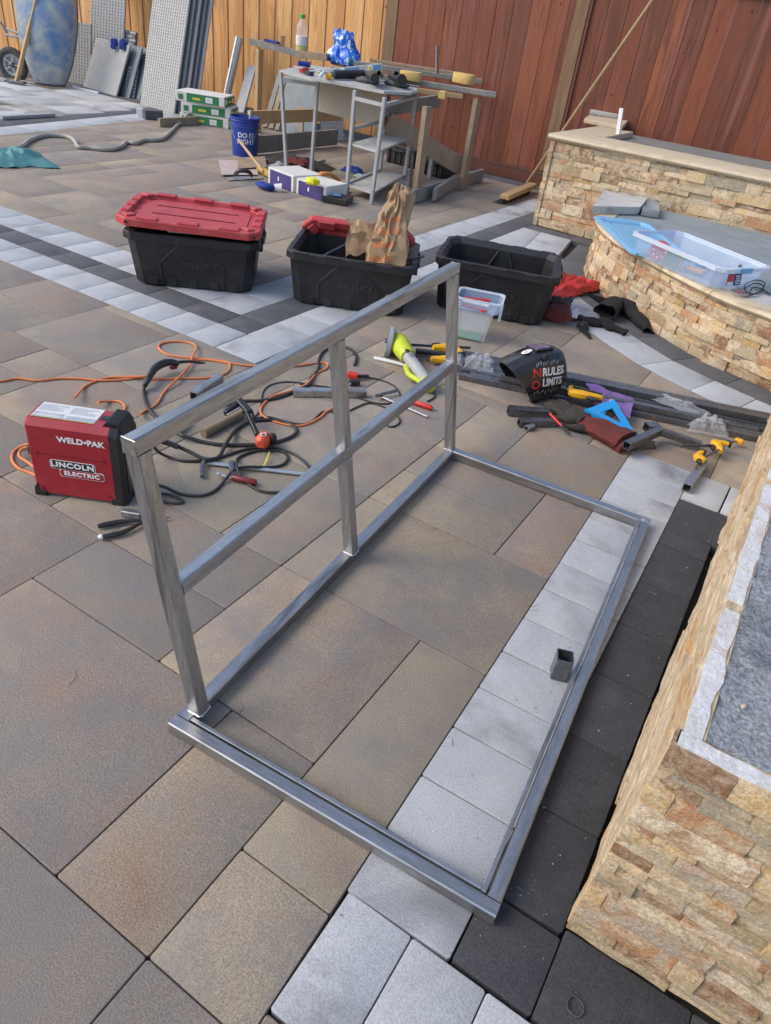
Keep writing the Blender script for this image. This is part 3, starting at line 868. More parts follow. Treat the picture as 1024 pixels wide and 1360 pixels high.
# base rails: each is a tube with a flat ledge bar welded along its inner side
SB = .031
stl('base_rail', (0, SB / 2, z0), (FWd, SB / 2, z0), S, SB, up=(0, 0, 1)) if False else stl('base_rail', (0, SB / 2, z0), (FWd, SB / 2, z0), SB, S)
stl('base_rail', (FWd - SB / 2, SB + .0005, z0), (FWd - SB / 2, FLn - S, z0), SB, S)
stl('base_rail', (0, FLn - S / 2, z0), (FWd, FLn - S / 2, z0))
stl('base_rail', (S / 2, SB + .0005, z0), (S / 2, FLn - S - .0005, z0))
def bar(name, a, b, w_, h, mt=None):
    mt = STX if abs(b[0] - a[0]) > abs(b[1] - a[1]) else STY
    mb = MB(); mb.beam(a, b, w_, h, bev=.001); return mb.build(name, mt, ff, local=True)
bar('ledge_bar', (S + .002, SB + .0082, z0 + .0145), (FWd - SB - .014, SB + .0082, z0 + .0145), .010, .012)
bar('ledge_bar', (FWd - SB - .0082, SB + .002, z0 + .0145), (FWd - SB - .0082, FLn - S - .002, z0 + .0145), .010, .012)
# upright: leans outwards
uz = S + .001
def up_pt(y, z, o=0.0):
    return V((S / 2 - lean * (z / TH) + o + .021 * (1 - y / 1.62), y, z))
ux = (up_pt(0, 1) - up_pt(0, 0)).normalized()
PN, PM, PF = .072, .81, FLn - S / 2
tz = TH - S / 2
for y in (PN, PF):
    stl('post', up_pt(y, uz), up_pt(y, TH - S), up=(0, 1, 0))
stl('top_rail', up_pt(PN - S / 2, tz), up_pt(PF + S / 2, tz), up=ux)
for y in (PN - S / 2, PF + S / 2):
    mb = MB(); mb.box(up_pt(y, tz), (S, .003, S), None, .0008); mb.build('end_cap', STEEL, ff, local=True)
mr = .385
stl('post', up_pt(PM, mr + S / 2), up_pt(PM, tz - S / 2), up=(0, 1, 0))
stl('post', up_pt(PM, uz), up_pt(PM, mr - S / 2), up=(0, 1, 0))
stl('middle_rail', up_pt(PN + S / 2, mr), up_pt(PF - S / 2, mr), up=ux)
def bead(a, b, r=.0035):
    a, b = V(a), V(b); k = max(6, int((b - a).length / .006))
    pts = [a.lerp(b, i / k) for i in range(k + 1)]
    mb = MB(); mb.tube(pts, r, 6, radii=[r * (.75 + .35 * (i % 2)) * (.85 + .3 * rnd.random()) for i in range(k + 1)], flat=.6)
    mb.build('weld_bead', WELD, ff, local=True, smooth=60)
for y in (PN, PM, PF):
    for dy in (-S / 2, S / 2):
        bead(up_pt(y + dy, uz, -S / 2), up_pt(y + dy, uz, S / 2))
    bead(up_pt(y - S / 2, uz, S / 2 + .001), up_pt(y + S / 2, uz, S / 2 + .001))
for dz in (-S / 2, S / 2):
    bead(up_pt(PM - S / 2, mr + dz, S / 2), up_pt(PM + S / 2, mr + dz, S / 2))
    bead(up_pt(PN + S / 2, mr + dz, -S / 2), up_pt(PN + S / 2, mr + dz, S / 2)); bead(up_pt(PF - S / 2, mr + dz, -S / 2), up_pt(PF - S / 2, mr + dz, S / 2))
bead(up_pt(PN + S / 2, tz - S / 2, -S / 2), up_pt(PN + S / 2, tz - S / 2, S / 2)); bead(up_pt(PF - S / 2, tz - S / 2, -S / 2), up_pt(PF - S / 2, tz - S / 2, S / 2))
# ground-flush welds at the corners: bright patches
for cx, cy, sz in ((FWd - .022, FLn - .022, .016),):
    mb = MB(); g = []
    for j in range(18):
        a = 2 * math.pi * j / 18; g.append((cx + sz * .75 * math.cos(a) * rnd.uniform(.85, 1), cy + sz * .5 * math.sin(a) * rnd.uniform(.85, 1)))
    mb.prism(g, S + .001, S + .0024, inset=.0006); mb.build('ground_weld', WELD, ff, local=True, smooth=40)

def offcut(a, b, label, s_=.04, mt=STEEL, name='tube_offcut', group=None, t=.0035, up=(0, 0, 1)):
    mb = MB(); mb.sqtube(a, b, s_, s_, t, up)
    return tag(mb.build(name, mt, smooth=35), label, 'steel tube', group)
c = at(757, 897)
mb = MB(Matrix.Translation((-.150, 1.475, 0)) @ Matrix.Rotation(R(20), 4, 'Z')); mb.sqtube((0, 0, .001), (0, 0, .078), .046, .046, .003, (0, 1, 0))
tag(mb.build('tube_offcut', STEELD, smooth=35), 'short square steel tube standing on end beside the right rail of the welded frame', 'steel tube')
# bent wire clip
c = at(763, 1337)
pts = crom([c + V(p) for p in ((-.012, -.012, .003), (.008, -.016, .004), (.016, -.002, .004), (.01, .012, .003), (-.008, .014, .003), (-.014, .002, .003), (-.012, -.012, .006))], 5)
mb = MB(); mb.tube(pts, .0018, 6); tag(mb.build('wire_clip', STEELD, smooth=60), 'small bent metal clip lying on the charcoal paver at the bottom edge', 'clip')

# ================================================================ WELDER
wo = at(49, 656); wx = (at(165, 672) - wo); wa = math.atan2(wx.y, wx.x); WL = .303; WD = .14; WH = .285
we = thing('welder', 'red wire feed welding machine with black front standing on the pavers', 'welder', (wo.x, wo.y, 0), wa)
mb = MB()
def wring(x, ins=0):
    r_ = [(x, 0 + ins, .012), (x, WD - ins, .012), (x, WD - ins, WH - .02), (x, WD - .018 - ins, WH - ins), (x, .018 + ins, WH - ins), (x, 0 + ins, WH - .02)]
    return r_
mb.loft([wring(.004, .003), wring(.008), wring(WL - .034)]); mb.build('body', REDW, we, local=True, smooth=35)
mb = MB()
mb.box((.001 + (WL - .04) / 2, -.0006, .165), (WL - .05, .0012, .0012)); mb.build('seam', DKRED, we, local=True)
for x, z in ((.03, .168), (WL - .06, .168), (.026, .03), (WL - .055, .03)):
    mb = MB(); mb.lathe([(.0045, 0), (.0045, .002), (.002, .003)], 8, (x, -.0005, z), Matrix.Rotation(R(90), 3, 'X')); mb.build('screw', DKRED, we, local=True, smooth=40)
mb = MB()
def bring(x, i0, tp=0.0, z0_=.004):
    return [(x, -.002 + i0, z0_), (x, WD + .002 - i0, z0_), (x, WD + .002 - i0, WH - .02 - tp), (x, WD - .02 - i0, WH + .003 - tp), (x, .02 + i0, WH + .003 - tp), (x, -.002 + i0, WH - .02 - tp)]
mb.loft([bring(WL - .0345, 0), bring(WL - .008, 0, .006), bring(WL + .004, .008, .022)]); mb.build('front_bezel', BLK, we, local=True, smooth=30)
mb = MB(); mb.box((WL + .005, WD / 2, WH * .47), (.004, WD - .04, WH * .62), None, .001); mb.build('control_panel', GLOSS, we, local=True)
mb = MB(); mb.loft([[V(p) for p in ((WL - .06, y, WH - .001), (WL - .045, y, WH + .015), (WL - .01, y, WH + .012), (WL + .006, y, WH - .012), (WL - .004, y, WH - .016), (WL - .014, y, WH + .002), (WL - .04, y, WH + .005))] for y in (.022, .05, .09, WD - .022)]); mb.build('handle', BLK, we, local=True, smooth=30)
for k in range(7):
    mb = MB(); mb.box((WL - .03, .03 + k * .0135, WH + .0145), (.03, .006, .003), Matrix.Rotation(R(5), 3, 'Y'), .0008); mb.build('grip_rib', BLK, we, local=True)
for x in (.016, WL - .03):
    for y in (.006, WD - .016):
        mb = MB(); mb.prism([(x - .018, y - .009), (x + .02, y - .009), (x + .02, y + .014), (x - .018, y + .014)], .0, .022, inset=.002); mb.build('foot', BLK, we, local=True)
mb = MB(); mb.loft([[(-.002, -.002, .004), (.012, -.003, .004), (.012, -.003, .05), (-.002, -.002, .03)], [(-.002, .02, .004), (.012, .02, .004), (.012, .02, .05), (-.002, .02, .03)]]); mb.build('corner_guard', BLK, we, local=True)
# printed top label
LT = WH + .0008
mb = MB(); mb.box((.115, WD / 2 + .004, LT), (.2, WD - .045, .0008)); lab = mb.build('label', WHITEP, we, local=True)
for yy, h, m_, x0, x1 in ((.032, .012, GREYL, .018, .118), (.05, .014, GREYL, .018, .112), (.04, .026, GREYL, .122, .212), (.0265, .0035, GOLDP, .016, .214)):
    mb = MB(); mb.box(((x0 + x1) / 2, yy, LT + .0008), (x1 - x0, h, .0006)); mb.build('label_block', m_, lab, local=True)
for r_ in range(9):
    for q in range(2):
        x0 = .02 + q * .1; l = rnd.uniform(.05, .088)
        mb = MB(); mb.box((x0 + l / 2, .07 + r_ * .0048, LT + .0008), (l, .0014, .0005)); mb.build('print_line', GREYL, lab, local=True)
for r_ in range(4):
    mb = MB(); mb.box((.065, .0295 + r_ * .0065, LT + .0013), (.088 - r_ * .008, .0014, .0005)); mb.build('print_line', WHITE, lab, local=True)
mb = MB(); mb.box((.239, WD / 2 + .002, WH + .0012), (.036, .028, .003), None, .001); sw = mb.build('switch_plate', BLK, we, local=True)
mb = MB(); mb.box((.24, WD / 2 + .002, WH + .0035), (.015, .016, .003), None, .001); mb.build('switch', GLOSS, sw, local=True)
FM = lambda x, z, y=-.0012: Matrix.Translation((x, y, z)) @ Matrix.Rotation(R(90), 4, 'X')
text(we, 'WELD\u2022PAK', .027, WHITE, FM(.178, .228), bold=.0009, sx=1.12)
# maker's plate
def plate(x0, x1, z0_, z1, y, mt, name):
    mb = MB(FM(0, 0, y)); c_ = .006
    mb.prism([(x0 + c_, z0_), (x1 - c_, z0_), (x1, z0_ + c_), (x1, z1 - c_), (x1 - c_, z1), (x0 + c_, z1), (x0, z1 - c_), (x0, z0_ + c_)], 0, .0008)
    return mb.build(name, mt, we, local=True)
plate(.066, .214, .116, .150, -.0008, WHITE, 'logo_border'); plate(.094, .24, .088, .119, -.0010, WHITE, 'logo_border')
plate(.068, .212, .118, .148, -.0018, BLKP, 'logo_plate'); plate(.096, .238, .090, .1165, -.0020, REDW, 'logo_plate')
text(we, 'LINCOLN', .0255, WHITE, FM(.140, .1335, -.0032), bold=.0010, sx=1.2, spacing=1.1)
text(we, 'ELECTRIC', .021, WHITE, FM(.167, .1035, -.0034), bold=.0008, sx=1.2, spacing=1.08)
mb = MB(); mb.tube([(-.01, WD * .5, WH * .62), (-.016, WD * .3, WH * .6), (-.016, .03, WH * .55), (-.006, .02, WH * .5)], .005, 7); mb.build('rear_hook', BLK, we, local=True, smooth=60)
# offcut beside it
offcut(at(163, 680, .014) + V((0, 0, .0)), at(187, 684, .014), 'small cube of square steel tube at the front foot of the red welder', .024)

# ================================================================ CABLES AND CORDS
def cable(name, pts, r, mt, label, cat, group=None, zz=None, k=8, n=8):
    P = []
    for p in pts:
        z = p[2] if len(p) > 2 else r
        P.append(at(p[0], p[1], z))
    mb = MB(); mb.tube(crom(P, k), r, n)
    return tag(mb.build(name, mt, smooth=70), label, cat, group)
def zpts(o, s_, pts): return [((o[0] + p[0] / s_), (o[1] + p[1] / s_), *(p[2:])) for p in pts]
Z7 = ((0, 430), 2.56)
cable('extension_cord', zpts(*Z7, [(-90, 195), (0, 195), (60, 186), (130, 193), (200, 186), (280, 187), (340, 193), (420, 190), (480, 183), (530, 188), (620, 186), (700, 184), (760, 172), (782, 150), (770, 130), (700, 120), (640, 116), (570, 104), (540, 82), (552, 66), (600, 60), (650, 66), (668, 82, .016), (655, 110, .02), (640, 150, .012), (600, 190, .018), (560, 230), (530, 275), (490, 298), (476, 310, .03)]), .0052, ORANGE, 'orange extension cord snaking from the left edge and looping behind the red welder', 'cord')
cable('extension_cord', [(62, 640, .05), (45, 630), (25, 622), (16, 610), (20, 598), (38, 590, .02), (62, 594, .03)] , .0052, ORANGE, 'orange cord coil bunched against the left side of the red welder', 'cord', n=8)
cable('extension_cord', [(60, 632, .03), (40, 616, .02), (26, 606, .02), (30, 596, .03), (50, 592, .04)], .0052, ORANGE, 'inner loop of orange cord hidden partly behind the welder rear corner', 'cord')
cable('extension_cord', [(100, 528, .03), (112, 514), (128, 506), (150, 501), (190, 500, .018), (205, 497, .018)], .0052, ORANGE, 'orange cord leaving the top left of the welder to join the long cord', 'cord')
cable('extension_cord', [(130, 534, .03), (145, 533), (158, 533), (166, 539), (164, 546), (158, 552, .03)], .0052, ORANGE, 'short orange cord loop directly behind the welder top', 'cord')
cable('extension_cord', zpts((180, 440), 3.413, [(240, 132), (330, 130), (420, 144), (520, 156), (600, 160), (660, 162), (740, 155), (800, 146), (850, 142), (872, 152), (862, 170), (820, 190), (790, 225, .014), (760, 248), (700, 272), (620, 296), (580, 330), (566, 360), (580, 385), (640, 412), (720, 428), (780, 420), (840, 388), (860, 368), (900, 345), (960, 310)]), .005, ORANGE, 'orange extension cord running under the top rail of the steel frame and curling back', 'cord')
Z1 = ((190, 500), 4.267)
cable('torch_cable', [(199, 497, .05), (193, 507, .03), (191, 520), (194, 535), (203, 550), (222, 566), (240, 577, .02)] + zpts(*Z1, [(240, 340, .02), (330, 368), (440, 386), (560, 388), (680, 384), (780, 365), (850, 335), (870, 305), (840, 272), (770, 250), (680, 246), (600, 258), (530, 300), (490, 350, .02), (460, 400, .02), (430, 455), (380, 470, .02), (330, 460, .022), (270, 430, .03), (200, 398, .04), (140, 370, .05)]), .0075, CABLE, 'thick black torch cable looping round the orange tool between welder and frame', 'cable', n=10)
cable('boot', zpts(*Z1, [(60, 350, .07), (110, 368, .062), (150, 380, .055), (200, 400, .045)]), .011, CABLE, 'ribbed black rubber boot on the torch cable beside the welder front', 'cable boot', n=10)
for i in range(7):
    pass
cable('ground_cable', zpts(*Z1, [(60, 395, .06), (90, 430, .03), (150, 458), (230, 478), (320, 478), (400, 468), (480, 445), (560, 418), (640, 404), (740, 404), (820, 425), (880, 455), (930, 500), (948, 540), (975, 600)]), .0055, CABLE, 'black ground lead curving along the pavers past the bar clamp', 'cable')
cable('ground_cable', zpts(*Z1, [(60, 610, .05), (130, 630, .03), (200, 662), (280, 675), (350, 672), (410, 645), (450, 605), (490, 555, .02), (540, 518, .02), (620, 512, .02), (720, 514), (790, 500), (820, 465), (800, 432), (740, 418), (650, 420), (580, 440), (538, 465), (530, 500, .026), (545, 550, .024), (590, 605), (660, 645), (740, 658), (830, 650), (900, 620)]), .0056, CABLE, 'black lead looping around the dark red clamp handle below the orange tool', 'cable')
cable('short_lead', zpts(*Z1, [(80, 665, .02), (140, 668), (200, 690), (228, 708), (210, 718), (150, 716), (85, 702), (60, 700)]), .005, CABLE, 'small black cable loop at the foot of the welder', 'cable')
Z2 = ((380, 400), 3.413)
cable('tool_cable', [(262, 553), (290, 540), (320, 533), (345, 532), (370, 528), (395, 518), (412, 510)] + zpts(*Z2, [(110, 350), (145, 310), (150, 260), (180, 220), (240, 208), (290, 216), (318, 250), (310, 290)]), .0068, CABLE, 'thick black power lead passing behind the frame middle post to the red plug', 'cable', n=9)
cable('tool_cable', zpts(*Z1, [(620, 240), (660, 195), (672, 130), (685, 80), (730, 45), (820, 30), (930, 42), (1000, 55)]) + zpts(*Z2, [(60, 375), (140, 385), (200, 392), (300, 430), (380, 455), (440, 465), (490, 460)]), .0035, CABLE, 'thin black power lead arching over the pavers behind the orange tool', 'cable')
cable('tool_cable', zpts(*Z1, [(640, 235), (720, 230), (810, 255), (900, 270), (960, 250), (1010, 205)]) + zpts(*Z2, [(190, 500), (260, 505), (320, 480), (370, 462), (420, 470), (480, 500), (512, 530), (510, 555), (470, 570), (430, 540)]), .0038, CABLE, 'thin black lead lying along the orange cord under the frame', 'cable')
cable('tool_cable', zpts(*Z2, [(345, 345), (385, 348), (440, 360), (490, 385), (515, 420), (520, 440)]), .0038, CABLE, 'black lead from the red plug to the small bar clamp', 'cable')
# torch gun
g = thing('welding_torch', 'black welding torch gun with curved grip lying on the orange cord', 'torch', at(225, 487))
mb = MB(); P_ = crom([at(197, 503, .035), at(205, 490, .045), at(216, 483, .05), at(228, 481, .05), at(238, 483, .045)], 5)
mb.tube(P_, .013, 10, radii=[.012 + .006 * math.sin(math.pi * min(1, i / (len(P_) - 1) * 1.1)) for i in range(len(P_))]); mb.build('grip', BLK, g, smooth=60)
mb = MB(); mb.tube([at(193, 512, .03), at(198, 502, .035)], .012, 10, radii=[.009, .013]); mb.build('collar', BLK, g, smooth=60)
mb = MB(); mb.beam(at(226, 489, .032), at(235, 487, .032), .018, .012, bev=.002); mb.build('trigger', DKRED, g)
mb = MB(); mb.tube([at(237, 481, .045), at(252, 480, .04), at(266, 482, .034), at(273, 482, .03)], .006, 8, radii=[.008, .007, .006, .003]); mb.build('swan_neck', BLK, g, smooth=60)

# offcuts of channel under the top rail and by the middle post
mb = MB(); mb.sqtube(at(257, 526, .02), at(292, 502, .02), .036, .036, .003); tag(mb.build('channel_offcut', STEEL, smooth=35), 'short steel channel lying on the pavers just behind the frame top rail', 'steel tube')
offcut(at(389, 521, .018), at(486, 522, .018), 'steel tube offcut lying behind the middle post of the frame', .034)
offcut(at(234, 572, .015), at(247, 560, .015), 'tiny dark steel tube piece under the frame top rail near the tube of card', .024, STEELD)
mb = MB(); mb.tube([at(270, 576, .018), at(322, 549, .018)], .0175, 14); o = tag(mb.build('wood_dowel', CARD, smooth=50), 'dirty brown round stick lying beneath the black clamp arm', 'stick')

# orange tool with black arm
g = thing('power_tool', 'orange and black tool with upright black arm lying in the black cable loop', 'tool', at(352, 590))
mb = MB(); p0 = at(350, 585, .04); mb.beam(at(341, 583, .04), at(358, 586, .04), .07, .055, bev=.014); mb.build('body', mat('orange_red_plastic', (.68, .09, .035), (.6, .08, .03), rough=.4), g, smooth=40)
mb = MB(); mb.blob(at(362, 583, .035), (.018, .02, .026), rotz(.5), 10, 7); mb.build('motor_cap', BLK, g, smooth=50)
mb = MB(); mb.beam(at(342, 578, .05), at(327, 545, .09), .017, .02, bev=.003); mb.build('arm', BLK, g)
mb = MB(); mb.beam(at(332, 548, .09), at(316, 530, .1), .03, .02, bev=.004); mb.beam(at(316, 536, .09), at(299, 549, .08), .02, .024, bev=.003); mb.build('clamp_head', BLK, g)
mb = MB(); mb.beam(at(318, 542, .103), at(302, 551, .094), .006, .006, bev=.001); mb.build('steel_edge', ALU, g)
mb = MB(); mb.tube([at(322, 548, .07), at(335, 547, .06), at(338, 556, .05)], .006, 8); mb.build('lever', BLK, g, smooth=60)
mb = MB(basis(at(350, 577, .07), r2, u2)); mb.box((0, 0, .004), (.022, .012, .001)); mb.build('label', WHITE, g)
mb = MB(basis(at(350, 577, .0715), r2, u2)); mb.box((0, 0, .004), (.012, .006, .001)); mb.build('label_mark', BLKP, g)
mb = MB(); mb.tube([at(358, 600, .02), at(354, 612, .012), at(350, 619, .008)], .004, 6, radii=[.002, .005, .002], flat=.4); mb.build('warning_tag', GOLDP, g, smooth=50)

# F-clamps
def fclamp(name, label, bar0, bar1, jaw, jawtip, slide, h0, h1, hm, bw_=.016):
    g = thing(name, label, 'clamp', at(*slide[:2]))
    mb = MB(); mb.beam(at(*bar0), at(*bar1), bw_, .006, bev=.0008); mb.build('bar', ALU, g)
    mb = MB(); mb.tube([at(*jaw), at((jaw[0] + jawtip[0]) / 2 - 2, (jaw[1] + jawtip[1]) / 2, jaw[2]), at(*jawtip)], .009, 8, radii=[.01, .008, .009], flat=.8); mb.build('fixed_jaw', STEELD, g, smooth=40)
    mb = MB(); mb.tube([at(*slide), at((slide[0] * .4 + h0[0] * .6), (slide[1] * .4 + h0[1] * .6), slide[2]), at(*h0)], .01, 8, radii=[.012, .009, .008], flat=.8); mb.build('sliding_jaw', STEELD, g, smooth=40)
    mb = MB(); a, b = at(*h0), at(*h1); mb.tube([a, a.lerp(b, .1), a.lerp(b, .6), a.lerp(b, .92), b], .012, 10, radii=[.008, .0125, .0115, .013, .009]); mb.build('handle', hm, g, smooth=50)
    d_ = (a - b).normalized(); mb = MB(); mb.tube([a, a + d_ * .05], .004, 7); mb.lathe([(.009, 0), (.009, .006), (.004, .008)], 10, a + d_ * .05); mb.build('screw', ALU, g, smooth=50)
    return g
fclamp('bar_clamp', 'bar clamp with dark red handle lying in the black cables', (277, 615, .01), (416, 631, .008), (271, 612, .015), (269, 633, .012), (308, 614, .02), (308, 634, .014), (341, 641, .014), DKRED)
fclamp('bar_clamp', 'small bar clamp with bright red handle in front of the frame middle rail', (503, 525, .012), (568, 553, .008), (500, 526, .02), (526, 519, .02), (534, 530, .02), (548, 533, .014), (574, 542, .014), REDP, .014)
# red black plug
g = thing('plug', 'orange and black power plug behind the frame middle post', 'plug', at(472, 505))
mb = MB(); mb.beam(at(462, 497, .02), at(476, 500, .02), .032, .026, bev=.004); mb.build('body', REDP, g)
mb = MB(); mb.beam(at(463, 508, .016), at(478, 508, .016), .026, .024, bev=.004); mb.beam(at(476, 500, .016), at(490, 500, .016), .016, .016, bev=.003); mb.build('shell', BLK, g)
mb = MB(); mb.box(at(465, 510, .03), (.008, .012, .006), rotz(.3), .001); mb.build('prong', ALU, g)

# ---------------- angle grinder (lime)
g = thing('angle_grinder', 'lime green angle grinder with grey guard lying beside the yellow clamps', 'grinder', at(540, 475))
p = [at(526, 450, .065), at(533, 461, .065), at(542, 474, .058), at(552, 487, .048), at(560, 498, .04), at(566, 507, .036)]
mb = MB(); mb.tube(crom(p[:3], 4), .03, 14, radii=[.036, .044, .05, .051, .05, .048, .045, .042, .038], up=(0, 0, 1)); mb.build('motor_housing', LIME, g, smooth=50)
mb = MB(); mb.tube(crom([p[2], p[3], p[4], p[5]], 4), .031, 12); o = mb.build('grip', CHAR, g, smooth=50)
mb = MB(); mb.tube([p[5], at(569, 511, .034), at(572, 516, .03)], .02, 12, radii=[.036, .036, .024]); mb.build('end_cap', LIME, g, smooth=50)
mb = MB(); q = crom([at(539, 486, .03), at(543, 497, .03), at(552, 503, .03), at(561, 509, .03)], 4); mb.tube(q, .014, 8); mb.build('paddle', LIME, g, smooth=50)
mb = MB(); mb.tube([at(520, 452, .06), at(530, 449, .07), at(534, 453, .07)], .03, 10, radii=[.028, .034, .03]); mb.build('gear_head', CHAR, g, smooth=40)
mb = MB(); mb.blob(at(541, 466, .105), (.022, .012, .006), rotz(-.9), 10, 6); mb.build('switch', BLK, g, smooth=40)
ax = (p[0] - p[2]).normalized(); ax = (ax + V((0, 0, .1))).normalized(); nx_ = V((-.86, -.48, .1)).normalized()
Q = nx_.to_track_quat('Z', 'Y').to_matrix(); dc = at(517, 454, .066)
mb = MB(); mb.loft([[dc + Q @ V((r_ * math.cos(2 * math.pi * k / 28), r_ * math.sin(2 * math.pi * k / 28), z)) for k in range(28)] for r_, z in ((.02, -.02), (.07, -.018), (.078, -.01), (.078, .012), (.075, .012), (.074, -.008), (.066, -.012), (.02, -.012))]); mb.build('guard', CHAR, g, smooth=40)
mb = MB(); mb.loft([[dc + Q @ V((r_ * math.cos(2 * math.pi * k / 28), r_ * math.sin(2 * math.pi * k / 28), z)) for k in range(28)] for r_, z in ((.008, .002), (.068, .003), (.068, .007), (.008, .01))]); mb.build('grinding_disc', DISC, g, smooth=40)
mb = MB(); mb.lathe([(.011, 0), (.011, .008), (.007, .012)], 10, dc + nx_ * .012, Q); mb.build('lock_nut', STEELD, g, smooth=40)
cable('tool_cable', [(571, 512, .028), (576, 518, .012), (577, 527), (568, 533)], .004, CABLE, 'black cord end leaving the lime green grinder', 'cable')
mb = MB(); mb.tube([at(497, 475, .009), at(500, 476, .009), at(522, 481, .009), at(537, 485, .009)], .009, 10, radii=[.008, .0095, .0092, .008]); g = tag(mb.build('marker_pen', WHITEP, smooth=50), 'silver white marker pen lying in front of the lime grinder', 'marker')

# ---------------- trigger clamps (yellow)
def tclamp(label, a, b, bar0, bar1, hz=.02, sc_=1.0, second=True, mt=YEL, name='trigger_clamp', group=None):
    """a->b pixel line of the yellow head, bar0->bar1 the steel bar"""
    A, B = at(*a, hz), at(*b, hz)
    g = thing(name, label, 'clamp', at(*a), 0, group)
    d_ = (B - A).normalized(); n = V((-d_.y, d_.x, 0)); L_ = (B - A).length
    mb = MB(); k = .013 * sc_
    ring = []
    for t, wv, hv in ((0, .6, .7), (.12, 1.3, 1.1), (.4, 1.45, 1.15), (.6, 1.0, 1.0), (.85, .75, .9), (1, .55, .7)):
        c_ = A + d_ * (L_ * t) ; ring.append([c_ + n * x * k * wv + V((0, 0, z * k * hv)) for x, z in ((1, -.5), (1, .5), (.5, 1), (-.5, 1), (-1, .5), (-1, -.5), (-.5, -1), (.5, -1))])
    mb.loft(ring); mb.build('grip_body', mt, g, smooth=35)
    c_ = A + d_ * L_ * .25 + n * .024 * sc_
    mb = MB(); mb.tube([A + d_ * L_ * .5 - n * .012, A + d_ * L_ * .7 - n * .026 * sc_, A + d_ * L_ * .95 - n * .03 * sc_], .007, 8, radii=[.007, .009 * sc_, .006]); mb.build('trigger', BLK, g, smooth=50)
    if second:
        mb = MB(); mb.tube([A + d_ * L_ * .1, A + d_ * L_ * .06 + n * .03 * sc_, A + d_ * L_ * .1 + n * .055 * sc_], .011, 8, radii=[.012 * sc_, .012 * sc_, .011 * sc_], flat=.8); mb.build('jaw', mt, g, smooth=40)
        mb = MB(); mb.beam(A + d_ * L_ * .1 + n * .055 * sc_, A + d_ * L_ * .1 + n * .064 * sc_, .026 * sc_, .022 * sc_, bev=.002); mb.build('jaw_pad', BLK, g)
    mb = MB(); mb.beam(at(*bar0, hz), at(*bar1, hz), .014, .005, up=n, bev=.0006); mb.build('bar', STEELD, g)
    return g
tclamp('yellow and black trigger clamp farther one of two beside the lime grinder', (608, 462), (575, 462), (545, 458), (625, 462), .05, 1.5)
tclamp('yellow and black trigger clamp nearer one of two beside the lime grinder', (600, 478), (572, 477), (535, 470), (622, 480), .03, 1.3)
mb = MB(); mb.beam(at(552, 466, .04), at(592, 471, .04), .03, .024, bev=.004); tag(mb.build('clamp_bar', BLK), 'black plastic clamp body lying between the two yellow clamps', 'clamp')
tclamp('yellow trigger clamp lying in front of the black welding helmet', (755, 521), (800, 529), (752, 512), (800, 524), .075, 1.25)
tclamp('yellow quick clamp gripping the end of the short tube at lower right', (923, 606), (936, 612), (925, 612), (955, 598), .06, 1.15)
tclamp('yellow quick clamp in the middle of the row of three by the stone wall', (948, 586), (958, 600), (950, 592), (905, 592), .05, 1.15)
g = thing('clamp_jaw', 'small yellow clamp end nearest the foreground stone wall', 'clamp', at(981, 586))
mb = MB(); mb.beam(at(976, 584, .03), at(987, 588, .03), .024, .024, bev=.005); mb.build('jaw', YEL, g)
mb = MB(); mb.beam(at(978, 586, .03), at(948, 590, .03), .012, .005, bev=.0006); mb.build('bar', STEELD, g)

# ---------------- long stock tubes
sd_ = (at(1008, 584) - at(608, 500)); sd_.z = 0; sd_.normalize(); sn = V((-sd_.y, sd_.x, 0))
base = at(608, 505)
spec = [(0, 0, 1.52), (.033, .05, 1.56), (.075, 0.0, 1.46), (.108, .08, 1.6), (.15, .12, 1.62), (.183, -.05, 1.7), (.225, -.15, 1.9), (.258, -.1, 1.86), (.291, -.12, 1.9)]
for i, (o_, s_, l) in enumerate(spec):
    a = base + sn * (o_ + .02) + sd_ * (s_) + V((0, 0, .0155)); b = a + sd_ * l
    mb = MB(); mb.sqtube(a, b, .03, .03, .003)
    tag(mb.build('steel_tube', STEELD, smooth=35), ['nearest long dark steel tube along the front edge of the bundle','second long steel tube from the front of the bundle','third long steel tube from the front of the bundle','fourth long steel tube lying under the welding helmet','fifth long steel tube just behind the welding helmet','sixth long steel tube in the middle of the bundle past the helmet','seventh long steel tube two behind the welding helmet','eighth long steel tube second from the back of the bundle','rearmost long steel tube of the bundle beside the white curved border'][i], 'steel tube', 'long steel tubes lying on the pavers')
for i, (o_, s_, l) in enumerate([(.02, .2, 1.1), (.17, .35, 1.2)]):
    a = base + sn * (o_ + .02) + sd_ * s_ + V((0, 0, .046)); b = a + sd_ * l
    mb = MB(); mb.sqtube(a, b, .03, .03, .003)
    tag(mb.build('steel_tube', STEELD, smooth=35), 'long dark steel tube stacked on top of the bundle nearer the helmet' if i == 0 else 'long dark steel tube stacked on top of the bundle farther from the camera', 'steel tube')
